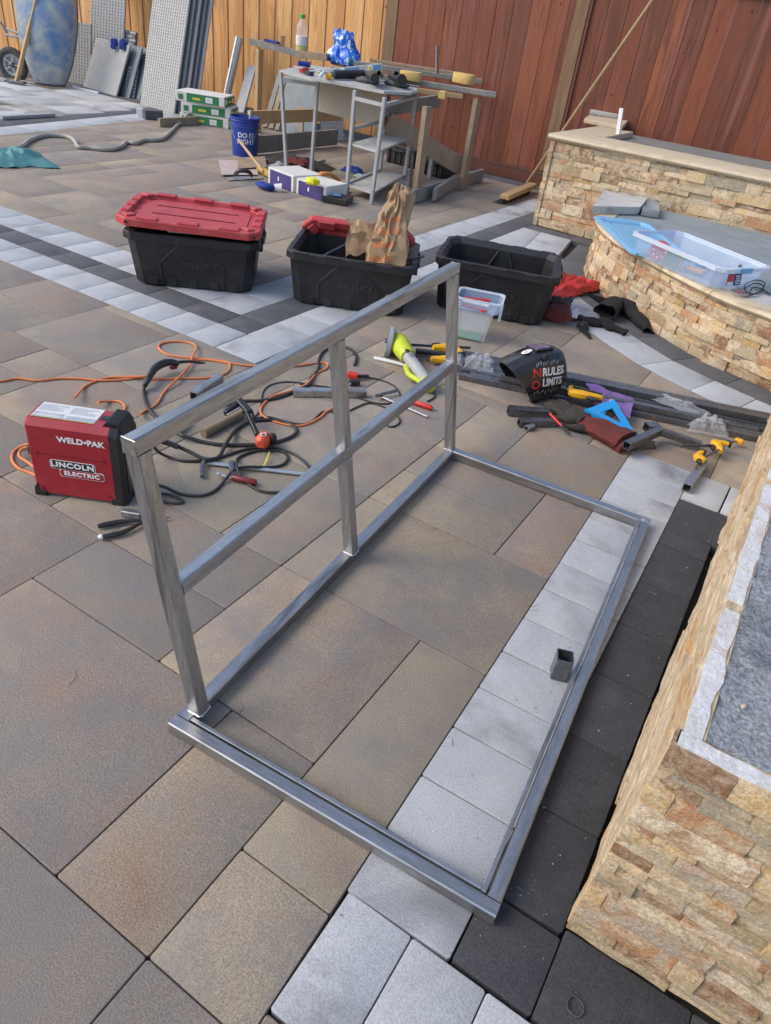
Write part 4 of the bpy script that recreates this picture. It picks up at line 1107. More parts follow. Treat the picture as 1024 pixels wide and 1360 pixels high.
# offcuts in front
offcut(at(675, 545, .021), at(729, 549, .021), 'dark steel tube offcut with open end farther back beside the red gloves', .04, STEELD)
offcut(at(689, 561, .018), at(738, 561, .018), 'paired steel tube offcut nearer the camera beside the red pen', .034, STEELD)
offcut(at(699, 569, .013), at(708, 566, .013), 'tiny square steel stub in front of the paired offcut', .024, STEEL)
offcut(at(832, 592, .055), at(877, 572, .055), 'steel tube with open square end lying across a plate near the white border', .036, STEELD)
offcut(at(877, 573, .055), at(930, 591, .03), 'steel tube angled away toward the small clamps behind the white border', .032, STEELD)
offcut(at(912, 648, .022), at(934, 616, .022), 'short grey steel tube clamped at its far end on the white pavers', .036, STEEL)
mb = MB(); mb.box(at(856, 592, .02), (.1, .008, .04), rotz(.9), .001); mb.box(at(856, 592, .006), (.1, .05, .006), rotz(.9), .001); tag(mb.build('angle_bracket', STEELD), 'dark steel angle bracket under the crossing tube by the red glove', 'bracket')
mb = MB(); mb.sqtube(at(858, 568, .02), at(874, 568, .02), .05, .04, .004); tag(mb.build('tube_offcut', STEELD, smooth=35), 'small open steel box section behind the crossed tubes', 'steel tube')
mb = MB(); mb.tube([at(868, 557, .002), at(869, 553, .025)], .01, 6, radii=[.012, .001]); tag(mb.build('corner_tip', YEL), 'tiny yellow pointed plastic tip in front of the tube bundle', 'plastic tip')
# ================================================================ TOTES
def tote(label, o, a, W=.70, D=.5, Hh=.315, tp=.82, group=None, props=True):
    g = thing('storage_tote', label, 'tote', (o.x, o.y, 0), a, group)
    wb, db = W * .88, D * .84
    cy = D / 2
    mb = MB(); c_ = .05
    def rr(w_, d_, z, c=c_): return rect(w_, d_, c, z, W / 2, cy)
    rings = [rr(wb * .97, db * .95, .0), rr(wb, db, .012), rr(W * .955, D * .93, Hh - .045), rr(W, D, Hh - .042), rr(W, D, Hh - .006), rr(W - .01, D - .01, Hh), rr(W - .055, D - .055, Hh), rr(W * .93 - .04, D * .9 - .04, Hh - .03), rr(wb - .03, db - .03, .012)]
    mb.loft(rings); body = mb.build('tub', TOTE, g, local=True, smooth=28)
    # ribs / recessed panel lines on the long sides, drawn as raised webs
    def side(u, z, back=False, o_=.003):
        k = z / (Hh - .045); y0 = (D - db) / 2 * (1 - k) + (D - D * .93) / 2 * k
        return V((u, (D - y0 + o_) if back else (y0 - o_), z))
    for back in (False, True):
        mid = Hh * .62
        for path_ in ([(W * .27, .02), (W * .26, mid * .75), (W * .41, Hh - .05)], [(W * .73, .02), (W * .74, mid * .75), (W * .6, Hh - .05)]):
            mb = MB(); mb.tube([side(x, z, back, .0) for x, z in path_], .006, 6); mb.build('rib', TOTE, body, local=True, smooth=40)
    for x in (.2, .34, .5, .66, .8):
        mb = MB(); mb.box(side(W * x, .03, False, .002), (.05, .008, .045), None, .003); mb.build('foot_rib', TOTE, body, local=True)
    # inside webs
    for path_ in ([(W * .30, .04), (W * .46, Hh - .035)], [(W * .70, .04), (W * .54, Hh - .035)]):
        mb = MB(); mb.tube([V((x, D - (D - db) / 2 * (1 - z / Hh) - D * .05 * (z / Hh) - .022, z)) for x, z in path_], .006, 6); mb.build('inner_rib', TOTEL, body, local=True, smooth=40)
    for sx_ in (0, 1):   # latch pockets on the short ends
        x = .004 if sx_ == 0 else W - .004
        mb = MB()
        for yy in (cy - .09, cy + .09): mb.box((x, yy, Hh - .05), (.026, .035, .08), None, .004)
        mb.box((x + (-.012 if sx_ == 0 else .012), cy, Hh - .035), (.018, .2, .02), None, .003)
        mb.build('handle', TOTE, g, local=True)
    for x in (W * .12, W * .37, W * .63, W * .88):
        for y in (.006, D - .006):
            mb = MB(); mb.box((x, y, Hh - .002), (.09, .018, .008), None, .002); mb.build('rim_lug', TOTE, body, local=True)
    k = .55
    M_ = basis(side(W * .56, Hh * .48, False, .0025), (1, 0, 0), V((0, -(D * .07 / 2 - (D - db) / 2) * 1.0, Hh)).normalized() if False else (0, -.12, 1))
    text(g, 'HUSKY', .048, TOTEL, M_, 'lettering', bold=.0015, ex=.0012, sx=1.25, spacing=1.05)
    return g
T1 = at(172, 372); T1b = at(334, 389); a1 = math.atan2((T1b - T1).y, (T1b - T1).x)
def tote_at(l, r, label, W, D, Hh=.315):
    A, B = at(*l), at(*r); dd = B - A; a = math.atan2(dd.y, dd.x)
    # inset of the base corner from the rim corner
    o = A - V((math.cos(a), math.sin(a), 0)) * W * .06 - V((-math.sin(a), math.cos(a), 0)) * D * .08
    return tote(label, o, a, W, D, Hh), o, a
t1, o1, a1 = tote_at((180, 377), (330, 391), 'black storage tote closed with a red lid, left of the other two totes', .745, .58, .30)
def lidmesh(name, o, a, label, W, D, tilt=None, z=0.0):
    if tilt is None:
        rot = Matrix.Rotation(a, 3, 'Z')
    else: rot = tilt
    g = thing(name, label, 'tote lid', o, 0, None, rot)
    mb = MB(); c_ = .06
    def rr(w_, d_, zz, c=c_): return rect(w_, d_, c, zz, W / 2, D / 2)
    mb.loft([rr(W, D, 0), rr(W, D, .034), rr(W - .012, D - .012, .04), rr(W - .085, D - .085, .04), rr(W - .1, D - .1, .02), rr(W - .17, D - .17, .02), rr(W - .18, D - .18, .026)])
    mb.build('lid_panel', LID, g, local=True, smooth=28)
    for x in (W * .22, W * .5, W * .78):
        for y in (.03, D - .03):
            mb = MB(); mb.box((x, y, .042), (W * .15, .052, .016), None, .005); mb.build('raised_pad', LID, g, local=True)
    for y in (D * .3, D * .5, D * .7):
        for x in (.03, W - .03):
            mb = MB(); mb.box((x, y, .042), (.05, D * .11, .014), None, .005); mb.build('raised_pad', LID, g, local=True)
    for x, y in ((.07, .07), (W - .07, .07), (W - .07, D - .07), (.07, D - .07)):
        mb = MB(); mb.box((x, y, .043), (.06, .05, .012), rotz(R(45) * (1 if (x < W / 2) == (y < D / 2) else -1)), .004); mb.build('corner_pad', LID, g, local=True)
    for x, y in ((.035, -.001), (W - .06, -.001)):
        mb = MB(); mb.box((x + .03, y, .02), (.016, .004, .012), None, .0); mb.build('lock_hole', BLKP, g, local=True)
    for yy in (D * .36, D * .64):
        mb = MB(); mb.beam((W * .2, yy, .028), (W * .8, yy, .028), .006, .004); mb.build('groove', DKRED, g, local=True)
    return g
rl = Matrix.Rotation(a1 + R(-.5), 3, 'Z') @ Matrix.Rotation(R(1.2), 3, 'Y')
lo = o1 + Matrix.Rotation(a1, 3, 'Z') @ V((-.03, -.015, 0)); lo.z = .338
lidmesh('tote_lid', lo, 0, 'red plastic lid resting loosely on the left black tote', .78, .62, rl)
for a, b in (((222, 323, .318), (236, 318, .33)), ((282, 325, .32), (291, 327, .325)), ((322, 334, .322), (338, 328, .33))):
    pass
mb = MB(); mb.beam(o1 + Matrix.Rotation(a1, 3, 'Z') @ V((.25, .01, .325)), o1 + Matrix.Rotation(a1, 3, 'Z') @ V((.74, .03, .325)), .012, .012); tag(mb.build('wood_strip', LUMT), 'thin wooden strip sticking out between the left tote and its red lid', 'wood strip')
t2, o2, a2 = tote_at((388, 401), (524, 421), 'open black storage tote in the middle with a paper bag in it', .735, .60, .30)
t3, o3, a3 = tote_at((578, 408), (722, 436), 'open empty black storage tote on the right beside the red gloves', .74, .58, .31)
# red lid standing behind / on the back rim of the middle tote
Z2r = Matrix.Rotation(a2, 3, 'Z')
tl = Z2r @ Matrix.Rotation(R(112), 3, 'X')
lidmesh('tote_lid', o2 + Z2r @ V((.0, .69, .0)) , 0, 'red plastic lid standing on edge behind the middle black tote', .70, .41, tl)
# things in the middle tote
mb = MB(); mb.tube([o2 + Z2r @ V((.12, .2, .2)), o2 + Z2r @ V((.36, .5, .3))], .006, 8); tag(mb.build('metal_rod', STEELD, smooth=50), 'thin dark rod with blue end leaning inside the middle tote', 'rod')
mb = MB(); mb.blob(o2 + Z2r @ V((.1, .17, .2)), (.05, .03, .02), rotz(a2), 10, 6, .01, 20); tag(mb.build('blue_rag', SQB, smooth=60), 'small blue rag at the left inside the middle tote', 'rag')
mb = MB(); mb.beam(o2 + Z2r @ V((.6, .12, .28)), o2 + Z2r @ V((.77, .13, .345)), .022, .01, bev=.003); tag(mb.build('flat_bar', BLK), 'black flat bar poking over the right rim of the middle tote', 'bar')
# kraft paper bag: pleated, crumpled
def crumpled_bag():
    base = o2 + Z2r @ V((.46, .14, .06))
    g = thing('paper_bag', 'crumpled brown paper bag with orange print standing in the middle tote', 'paper bag', base, a2)
    mb = MB(); rings = []
    prof = [(0, .165, .10, 0, 0), (.12, .16, .10, 0, 0), (.24, .155, .095, .0, 0), (.34, .14, .085, .005, .01), (.44, .115, .07, .01, .02), (.53, .09, .05, .025, .03), (.60, .07, .04, .03, .03), (.625, .03, .012, .035, .03)]
    fine = []
    for (z0_, *r0), (z1_, *r1_) in zip(prof, prof[1:]):
        for k in range(4):
            t = k / 4; fine.append([z0_ + (z1_ - z0_) * t] + [p * (1 - t) + q * t for p, q in zip(r0, r1_)])
    fine.append(list(prof[-1]))
    for z, hx, hy, ox, oy in fine:
        ring = []
        for k in range(40):
            a = 2 * math.pi * k / 40
            ca, sa = math.cos(a), math.sin(a)
            q = max(abs(ca), abs(sa)) ** .8
            p = V((.1 + ox + hx * .72 * ca / q, oy + hy * sa / q, z))
            fold = abs(((noise.noise(V((k * .33, z * 5, 2))) * 2) % 1) - .5)
            nv = noise.noise_vector(V((p.x * 14, p.y * 14, z * 10)))
            am = .35 + z * 1.6
            p += nv * .028 * am + V((ca, sa, 0)) * (fold - .25) * .05 * am
            ring.append(p)
        rings.append(ring)
    mb.loft(rings, True, True); bv = BVHTree.FromBMesh(mb.bm); mb.build('bag_body', KRAFT, g, local=True, smooth=24)
    # torn flap folded outwards on the left
    mb = MB(); gr = []
    for i in range(9):
        row = []
        for j in range(9):
            u, v_ = i / 8, j / 8
            p = V((.03 - u * .17, .0 + v_ * .02 - .03, .26 + v_ * .15 - u * .02 + .05 * u * v_))
            p += noise.noise_vector(V((u * 3, v_ * 3, 5))) * .035
            row.append(p)
        gr.append(row)
    mb.sheet(gr); mb.thicken(.0012); mb.build('torn_flap', KRAFT, g, local=True, smooth=30)
    for i, (x, z, s_) in enumerate(((.03, .19, .05), (.05, .25, .05), (.08, .33, .045), (.10, .40, .04), (.115, .46, .035))):
        o = text(g, ('MORE', 'SAVING', 'MORE', 'DOING', 'MORE')[i], s_, KPRT, basis((x, -.5, z), (1, .0, .22), (0, .0, 1)), 'print', bold=.001, ex=.0003)
        snap(o, bv, V((0, 1, 0)), .0012)
    return g
crumpled_bag()

# ================================================================ clear latch box with markers
A, B = at(596, 449), at(645, 459); aa = math.atan2((B - A).y, (B - A).x)
g = thing('clear_box', 'clear plastic latch box with markers inside standing against the right tote', 'storage box', (A.x, A.y, 0), aa)
def openbox(mb, W, D, z0_, z1_, tp=.03, c=.02, t=.003, flare=.0):
    mb.loft([rect(W - tp, D - tp, c, z0_, W / 2, D / 2), rect(W, D, c, z1_, W / 2, D / 2), rect(W - 2 * t, D - 2 * t, c, z1_, W / 2, D / 2), rect(W - tp - 2 * t, D - tp - 2 * t, c, z0_ + t, W / 2, D / 2)])
mb = MB(); openbox(mb, .22, .17, .002, .17, .05); mb.build('box_shell', CLEAR, g, local=True, smooth=30)
mb = MB(); openbox(mb, .25, .19, .172, .232, .015); mb.build('tray', CLEARB, g, local=True, smooth=30)
mb = MB(); mb.loft([rect(.262, .2, .02, .228, .125, .095), rect(.262, .2, .02, .238, .125, .095), rect(.24, .18, .02, .238, .125, .095), rect(.24, .18, .02, .228, .125, .095), rect(.262, .2, .02, .228, .125, .095)], False, False); mb.build('rim', CLEARR, g, local=True, smooth=30)
mb = MB(); mb.box((.252, .08, .17), (.014, .07, .085), None, .004); mb.build('latch', CLEARR, g, local=True)
mb = MB(); mb.sheet([[V((.02 + i * .03, .02 + j * .025, .012 + .012 * noise.noise(V((i, j, 0))))) for j in range(6)] for i in range(6)]); mb.thicken(.001); mb.build('green_liner', mat('green_liner', (.05, .25, .12), rough=.5), g, local=True, smooth=40)
for i, (c_, l) in enumerate(((REDP, 'red marker lying in the tray of the clear latch box'), (WHITE, 'white marker lying in the tray of the clear latch box'), (NAVY, 'blue marker lying in the tray of the clear latch box'), (REDP, 'second red marker at the front of the latch box tray'))):
    o = V((A.x, A.y, 0)) + Matrix.Rotation(aa, 3, 'Z') @ V((.03, .04 + i * .028, .187 + (i % 2) * .012)); e = o + Matrix.Rotation(aa + .15 * (i - 1.5), 3, 'Z') @ V((.15, 0, 0))
    mb = MB(); mb.tube([o, o.lerp(e, .7), o.lerp(e, .71), e], .006, 8, radii=[.007, .007, .0085, .0085]); tag(mb.build('marker_pen', c_, smooth=40), l, 'marker')

# ================================================================ plastic bags of film
def film(label, c, rx, ry, h, seed, mt=FILM, name='plastic_bag', a=0.0, cat='plastic bag'):
    mb = MB(); g_ = []
    n = 16
    for i in range(n + 1):
        row = []
        for j in range(n + 1):
            u, v_ = i / n * 2 - 1, j / n * 2 - 1
            k = 1 + .25 * noise.noise(V((u * 1.5, v_ * 1.5, seed)))
            x, y = u * rx * k, v_ * ry * k
            e = max(0, 1 - max(abs(u), abs(v_)) ** 2)
            z = .004 + h * e * (.55 + .9 * abs(noise.noise(V((u * 2.2, v_ * 2.2, seed + 4))))) + h * .25 * abs(noise.noise(V((u * 6, v_ * 6, seed))))
            q = Matrix.Rotation(a, 3, 'Z') @ V((x, y, 0))
            row.append(V((c.x + q.x, c.y + q.y, c.z + z)))
        g_.append(row)
    mb.sheet(g_)
    return tag(mb.build(name, mt, smooth=25), label, cat)
film('crumpled clear plastic bag on the steel tubes beside the lime grinder', at(636, 486, .03), .075, .07, .07, 1.3, a=.4)
film('small crumpled clear film behind the frame post near the yellow clamps', at(607, 480, .02), .05, .05, .04, 7.7)
film('long crumpled clear wrap over the right end of the steel tubes', at(905, 541, .045), .13, .05, .03, 3.1, a=-.1)
film('clear pointed plastic bag in front of the tubes by the small yellow clamps', at(938, 572, .01), .09, .06, .08, 9.1, a=.3)

# ================================================================ welding helmet
hc = at(712, 500, .09)
vy = (at(735, 470, 0) - at(690, 500, 0)); vy.z = 0
_r, _u, _a = V((.87, .47, .05)).normalized(), V((0, 0, 1)), V((-.25, .96, 0)).normalized()
hax = (_r * .80 + _u * .42 + _a * .38).normalized()   # from the open side towards the lens
hup = (_u * .9 - _r * .35 + _a * .12); hup = (hup - hax * hup.dot(hax)).normalized()
hsd = hup.cross(hax).normalized()
rotH = Matrix((hsd, hup, hax)).transposed()
g = thing('welding_helmet', 'black welding helmet with white and red lettering resting on the steel tubes', 'helmet', at(719, 490, .14), 0, None, rotH)
SS = 1 if hsd.y < 0 else -1
def hring(w_, h1, h0, z, sk=0.0):
    pts = [(0, h1), (w_ * .5, h1 * .97), (w_ * .86, h1 * .74), (w_ * 1.0, h1 * .3), (w_ * .98, -h0 * .25), (w_ * .8, -h0 * .68), (w_ * .48, -h0 * .95), (0, -h0)]
    pts = pts + [(-x, y) for x, y in pts[-2:0:-1]]
    return [V((x, y, z - sk * (y / .14))) for x, y in pts]
mb = MB()
outer = [hring(.108, .122, .12, -.145, .035), hring(.104, .124, .132, -.10, .03), hring(.104, .12, .135, -.03, .012), hring(.094, .10, .125, .04, -.005), hring(.078, .078, .105, .085, -.01), hring(.066, .062, .09, .10, -.012)]
inner = [hring(.056, .052, .08, .092, -.012), hring(.085, .09, .115, .035, -.005), hring(.096, .112, .127, -.03, .012), hring(.096, .11, .112, -.145, .035)]
mb.loft(outer + inner + [outer[0]], False, False)
mb.loft([hring(.066, .062, .09, .10, -.012), hring(.02, .02, .03, .104, -.004)], False, True)
HBVH = BVHTree.FromBMesh(mb.bm)
mb.build('shell', GLOSS, g, local=True, smooth=32)
Lr = Matrix.Rotation(R(17), 3, 'X')
mb = MB(); mb.box((0, .103, .022), (.118, .012, .094), Lr, .004); lf = mb.build('lens_surround', BLK, g, local=True)
mb = MB(); mb.box((0, .109, .022), (.1, .004, .074), Lr, .001); mb.build('lens', LENS, lf, local=True)
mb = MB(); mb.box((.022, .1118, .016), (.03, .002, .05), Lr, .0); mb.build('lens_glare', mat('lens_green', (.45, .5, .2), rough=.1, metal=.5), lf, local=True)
mb = MB(); mb.tube([V((.075 * math.cos(a), -.05 + .09 * math.sin(a), -.09)) for a in [math.pi * 2 * i / 20 for i in range(21)]], .006, 6, flat=2.5); mb.build('headband', JACK, g, local=True, smooth=50)
for i in range(5):
    mb = MB(); mb.box((-.05 + i * .025, .02, -.02), (.009, .13, .006), None, .001); mb.build('harness_strap', (CARD if i % 2 else WHITEP), g, local=True)
mb = MB(); mb.lathe([(.016, 0), (.016, .012), (.011, .016)], 14, (SS * .092, .082, -.0), Matrix.Rotation(R(90 * SS), 3, 'Y')); mb.build('knob', BLK, g, local=True, smooth=40)
# lettering on the cheek that faces the camera (local side +-x), reading from the open rim towards the lens
def cheek(s_, z, y, size, mt, sx_=1.0, bold=.0016, name='lettering'):
    zx = V((-SS * .0, -.36, 1)).normalized()
    xo = (.104 if z < 0 else .104 - .14 * z) + .0025
    if y < -.03: xo -= (-.03 - y) * .32
    yy = V((0, 1, .36))
    o = text(g, s_, size, mt, basis((SS * .2, y, z), zx, yy), name, bold=bold, ex=.0004, sx=sx_)
    return snap(o, HBVH, V((-SS, 0, 0)), .0008)
cheek('N', -.062, .03, .056, REDP, 1.0); cheek('O', -.085, -.022, .056, REDP, 1.0)
cheek('RULES', .018, .002, .052, WHITE, .82); cheek('LIMITS', .000, -.045, .052, WHITE, .74)
for k in range(16):
    cheek('!/|:'[k % 4], -.10 + k * .009, -.06 - k * .0032 + .004 * (k % 3), .02, GREYL, bold=.0003, name='splatter_print')
for k in range(14):
    cheek('|/!'[k % 3], -.05 + k * .008, .066 - k * .0028 + .003 * (k % 4), .02, GREYL, bold=.0002, name='splatter_print')
# round emblem and streaks on the forehead
def brow(x, z): return V((x, .121 - .0 * abs(x) + (.02 if False else 0) - (max(0, z + .03)) * .28, z))
mb = MB(basis(V((SS * .03, .1235, -.055)), (1, -.02, 0), (0, -.05, 1))); mb.lathe([(.026, 0), (.026, .0012), (.0225, .0012), (.0225, .0002)], 24); mb.build('emblem_ring', WHITE, g, local=True)
mb = MB(basis(V((SS * .03, .1235, -.055)), (1, -.02, 0), (0, -.05, 1))); mb.prism([(-.014, -.01), (0, -.014), (.014, -.008), (.012, .008), (.002, .015), (-.012, .01)], 0, .0014); mb.build('emblem_mark', REDP, g, local=True)

# ================================================================ gloves
def glove(label, c, a, z=.02, L_=.16, cuff=GLR, hand=GLB, sc_=1.0, hold=0.0, group=None, spread=.35, name='work_glove', cuff_first=True, seed=0):
    g = thing(name, label, 'glove', (c.x, c.y, z), a, group)
    mb = MB(); rings = []
    for i in range(9):
        t = i / 8; x = -L_ * sc_ * (1 - t); w_ = (.075 - .025 * t) * sc_; h_ = (.028 - .004 * t) * sc_
        rings.append([V((x, w_ * math.cos(2 * math.pi * k / 16), h_ * math.sin(2 * math.pi * k / 16))) + noise.noise_vector(V((x * 18, k * .5, seed))) * .012 * sc_ for k in range(16)])
    mb.loft(rings, True, True); mb.build('cuff', cuff, g, local=True, smooth=40)
    mb = MB(); rings = []
    for i in range(7):
        t = i / 6; x = t * .1 * sc_; w_ = (.05 + .004 * math.sin(t * 3)) * sc_; h_ = (.026 - .008 * t) * sc_
        rings.append([V((x - .004, w_ * math.cos(2 * math.pi * k / 14), h_ * math.sin(2 * math.pi * k / 14))) + noise.noise_vector(V((x * 22, k * .6, seed + 3))) * .008 * sc_ for k in range(14)])
    mb.loft(rings)
    for i, (y, l) in enumerate(((-.034, .06), (-.012, .078), (.012, .074), (.033, .055))):
        y *= sc_; l *= sc_; sp = (i - 1.5) * .14
        pts = [V((.08 * sc_, y, 0)), V((.1 * sc_ + l * .4, y + sp * l * .4, .004)), V((.1 * sc_ + l * .8, y + sp * l, -.004)), V((.1 * sc_ + l, y + sp * l * 1.1, -.01))]
        mb.tube(pts, .0125 * sc_, 8, radii=[.013 * sc_, .0135 * sc_, .012 * sc_, .007 * sc_])
    mb.tube([V((.02 * sc_, .035 * sc_, 0)), V((.05 * sc_, .07 * sc_, .002)), V((.085 * sc_, .085 * sc_, -.004))], .014 * sc_, 8, radii=[.018 * sc_, .015 * sc_, .009 * sc_])
    mb.build('hand', hand, g, local=True, smooth=50)
    return g
def gdir(p, q): v_ = at(*q) - at(*p); return math.atan2(v_.y, v_.x)
glove('red and black leather welding glove lying with its cuff toward the crossed steel tubes', at(775, 567), gdir((815, 580), (745, 545)), .034, .17, sc_=1.25, seed=1)
glove('second red cuffed glove under the first beside the blue speed square', at(790, 575), gdir((840, 585), (790, 560)), .022, .15, sc_=1.15, seed=5)
glove('red and black leather glove standing against the right tote', at(740, 420), gdir((735, 440), (748, 395)), .06, .14, sc_=1.25, seed=9)
# red pen
mb = MB(); a_, b_ = at(730, 549, .05), at(757, 577, .012); mb.tube([a_, a_.lerp(b_, .6)], .006, 8); g = tag(mb.build('grease_pencil', REDP, smooth=50), 'red pencil leaning on the welding glove', 'pencil')
mb = MB(); mb.tube([a_.lerp(b_, .6) - V((0, 0, 0)), b_], .006, 8, radii=[.0062, .004]); o = mb.build('pencil_tip', BLK, g, smooth=50)
# purple sleeve and pink disc
def flatsheet(label, pts, z, mt, name, cat, t=.0015, amp=.01, n=12, zz=None):
    P = [at(*p, z) for p in pts]; mb = MB(); gr = []
    for i in range(n + 1):
        row = []
        for j in range(n + 1):
            u, v_ = i / n, j / n
            q = P[0].lerp(P[1], u).lerp(P[3].lerp(P[2], u), v_)
            q = q + V((0, 0, abs(noise.noise(q * 16)) * amp))
            row.append(q)
        gr.append(row)
    mb.sheet(gr); mb.thicken(t)
    return tag(mb.build(name, mt, smooth=40), label, cat)
flatsheet('translucent purple plastic sleeve lying over the steel tubes', [(778, 510), (842, 530), (836, 556), (788, 538)], .05, PURP, 'plastic_sleeve', 'plastic sleeve', amp=.03)
mb = MB(); mb.lathe([(.013, 0), (.013, .004), (.004, .004)], 16, at(813, 533, .085)); tag(mb.build('copper_disc', COPPER, smooth=30), 'small round copper coloured disc on the purple sleeve', 'disc')
# speed square
g = thing('speed_square', 'bright blue triangular speed square leaning on the glove', 'square', at(815, 560))
P = [at(776, 545, .07), at(815, 531, .09), at(846, 580, .04)]
cen = (P[0] + P[1] + P[2]) / 3; nrm = (P[1] - P[0]).cross(P[2] - P[0]).normalized()
inn = [cen + (p - cen) * .42 for p in P]
mb = MB(); mb.loft([P + [P[0]], [p for p in inn] + [inn[0]]], False, False, closed=False); mb.thicken(.004); mb.build('plate', SQB, g)
inn2 = [cen + (p - cen) * .5 for p in P]; inn3 = [cen + (p - cen) * .34 for p in P]
mb = MB(); mb.beam(P[0].lerp(P[1], .42), cen.lerp(P[0], .3), .03, .003); mb.beam(P[1].lerp(P[2], .2), cen.lerp(P[1], .5), .02, .003); mb.build('web', SQB, g)
mb = MB(); mb.beam(P[0], P[2], .006, .022, up=nrm); mb.build('fence_lip', SQB, g)
e1 = (P[1] - P[0]).normalized()
for i in range(14):
    p = P[0].lerp(P[1], .3 + i * .045) + (cen - P[0].lerp(P[1], .5)).normalized() * .012 + nrm * (.003 if nrm.z > 0 else -.003)
    mb = MB(basis(p, e1, nrm.cross(e1))); mb.box((0, 0, 0), (.0015, .012, .0008)); mb.build('tick_mark', BLKP, g)

# ================================================================ things at the right of the third tote
film('red rubber coated jacket crumpled behind the right tote', at(752, 385, .01), .13, .28, .1, 12.4, REDC, 'red_jacket', -.25, 'jacket')
def cloth_tube(name, label, cat, pts, radii, mt, flat=.6, amp=.02, seed=0, open_end=True):
    P = crom([at(*p) for p in pts], 6)
    rr_ = []
    m_ = len(radii) - 1
    for i in range(len(P)):
        t = i / (len(P) - 1) * m_; k = min(int(t), m_ - 1); rr_.append(radii[k] * (1 - (t - k)) + radii[k + 1] * (t - k))
    mb = MB(); mb.tube(P, 1, 16, radii=rr_, flat=flat, cap=not open_end)
    mb.jitter(amp, 14, .003)
    if open_end: mb.thicken(.004)
    return tag(mb.build(name, mt, smooth=50), label, cat)
cloth_tube('fabric_sleeve', 'black cloth sleeve with open round cuff lying at the foot of the curved bench', 'sleeve', [(803, 412, .06), (822, 403, .06), (840, 412, .05), (852, 428, .03), (862, 440, .02)], [.07, .065, .055, .05, .04], JACK, .7, .03)
cloth_tube('fabric_sleeve', 'flattened black cloth piece in front of the open cuffed sleeve', 'sleeve', [(795, 428, .02), (815, 434, .025), (832, 442, .02)], [.03, .045, .035], JACK, .5, .03, 3)
cloth_tube('strap', 'black strap with buckle between the red glove and the black sleeve', 'strap', [(765, 418, .02), (778, 425, .03), (795, 430, .02)], [.03, .032, .03], JACK, .5, .02, 6)
cloth_tube('strap', 'thin black strap end lying in front of the buckle', 'strap', [(770, 432, .02), (776, 440, .012), (785, 449, .008)], [.025, .018, .008], JACK, .5, .01, 6)
mb = MB(); mb.blob(at(775, 433, .02), (.035, .03, .026), None, 12, 7, .01, 30); tag(mb.build('safety_goggles', BLK, smooth=40), 'black rubber goggles part beside the red glove cuff', 'goggles')
film('small crumpled white plastic scrap beside the red glove', at(762, 420, .02), .035, .05, .05, 22.2, WHITEP, 'plastic_scrap', cat='plastic scrap')

# ================================================================ on the bench
bz = BZ + .041
g0 = at(823, 268, bz)
def slab(name, label, cat, pts, z, t, mt, amp=.006, seed=0):
    P = [at(*p, z) for p in pts]; mb = MB(); c = sum(P, V((0, 0, 0))) / len(P)
    lo_, hi_ = [], []
    n = len(P)
    for i in range(n):
        for k in range(5):
            q = P[i].lerp(P[(i + 1) % n], k / 5); q = q + noise.noise_vector(q * 9 + V((seed, 0, 0))) * amp * 2
            lo_.append(V((q.x, q.y, z))); hi_.append(V((q.x, q.y, z + t)))
    mb.loft([lo_, [p + (p - c).normalized() * .006 + V((0, 0, t * .5)) for p in lo_], hi_, [p + (c - p).normalized() * .02 + V((0, 0, .002)) for p in hi_]])
    return tag(mb.build(name, mt, smooth=40), label, cat)
slab('stone_slab', 'pale grey stone cap offcut lying at the far end of the curved bench', 'stone slab', [(785, 284), (848, 285), (857, 272), (800, 262)], bz, .055, CAPG)
slab('stone_slab', 'grey stone piece leaning behind the pale cap offcut on the bench', 'stone slab', [(851, 286), (874, 290), (870, 276), (858, 271)], bz, .05, SEAT, seed=4)
slab('stone_slab', 'upper pale stone slab on top of the tall wall cap near the red fence', 'stone slab', [(783, 152), (838, 160), (836, 152), (790, 144)], BWZ + .09, .04, CAPG, seed=8)
slab('stone_slab', 'lower buff stone slab under the pale slab on the tall wall cap', 'stone slab', [(775, 163), (826, 173), (836, 160), (790, 153)], BWZ + .047, .04, CAPM, seed=6)
mb = MB(); a_ = at(820, 178, BWZ + .046); mb.beam(a_, a_ + V((-.03, .0, .21)), .034, .005, up=(0, 1, 0)); mb.beam(a_ + V((.016, .014, 0)), a_ + V((-.014, .014, .21)), .005, .03, up=(0, 1, 0))
tag(mb.build('plastic_angle', WHITE), 'short white plastic angle standing upright on the tall wall cap', 'trim piece')
# blue lid
lp = [at(786, 287, bz), at(838, 336, bz), at(905, 300, bz), at(872, 284, bz), at(815, 280, bz)]
def polylid(name, label, cat, P, t, mt):
    g = thing(name, label, cat, P[0]); c = sum(P, V((0, 0, 0))) / len(P)
    sh = lambda k, z: [c + (p - c) * k + V((0, 0, z)) for p in P]
    mb = MB(); mb.loft([sh(1, 0), sh(1, t), sh(.97, t + .004), sh(.86, t + .004), sh(.83, t - .006), sh(.5, t - .006)]); mb.build('lid_panel', mt, g, smooth=25)
    for k in (.78, .68):
        mb = MB(); mb.tube(sh(k, t - .004) + [sh(k, t - .004)[0]], .003, 5); mb.build('lid_rib', mt, g)
    return g
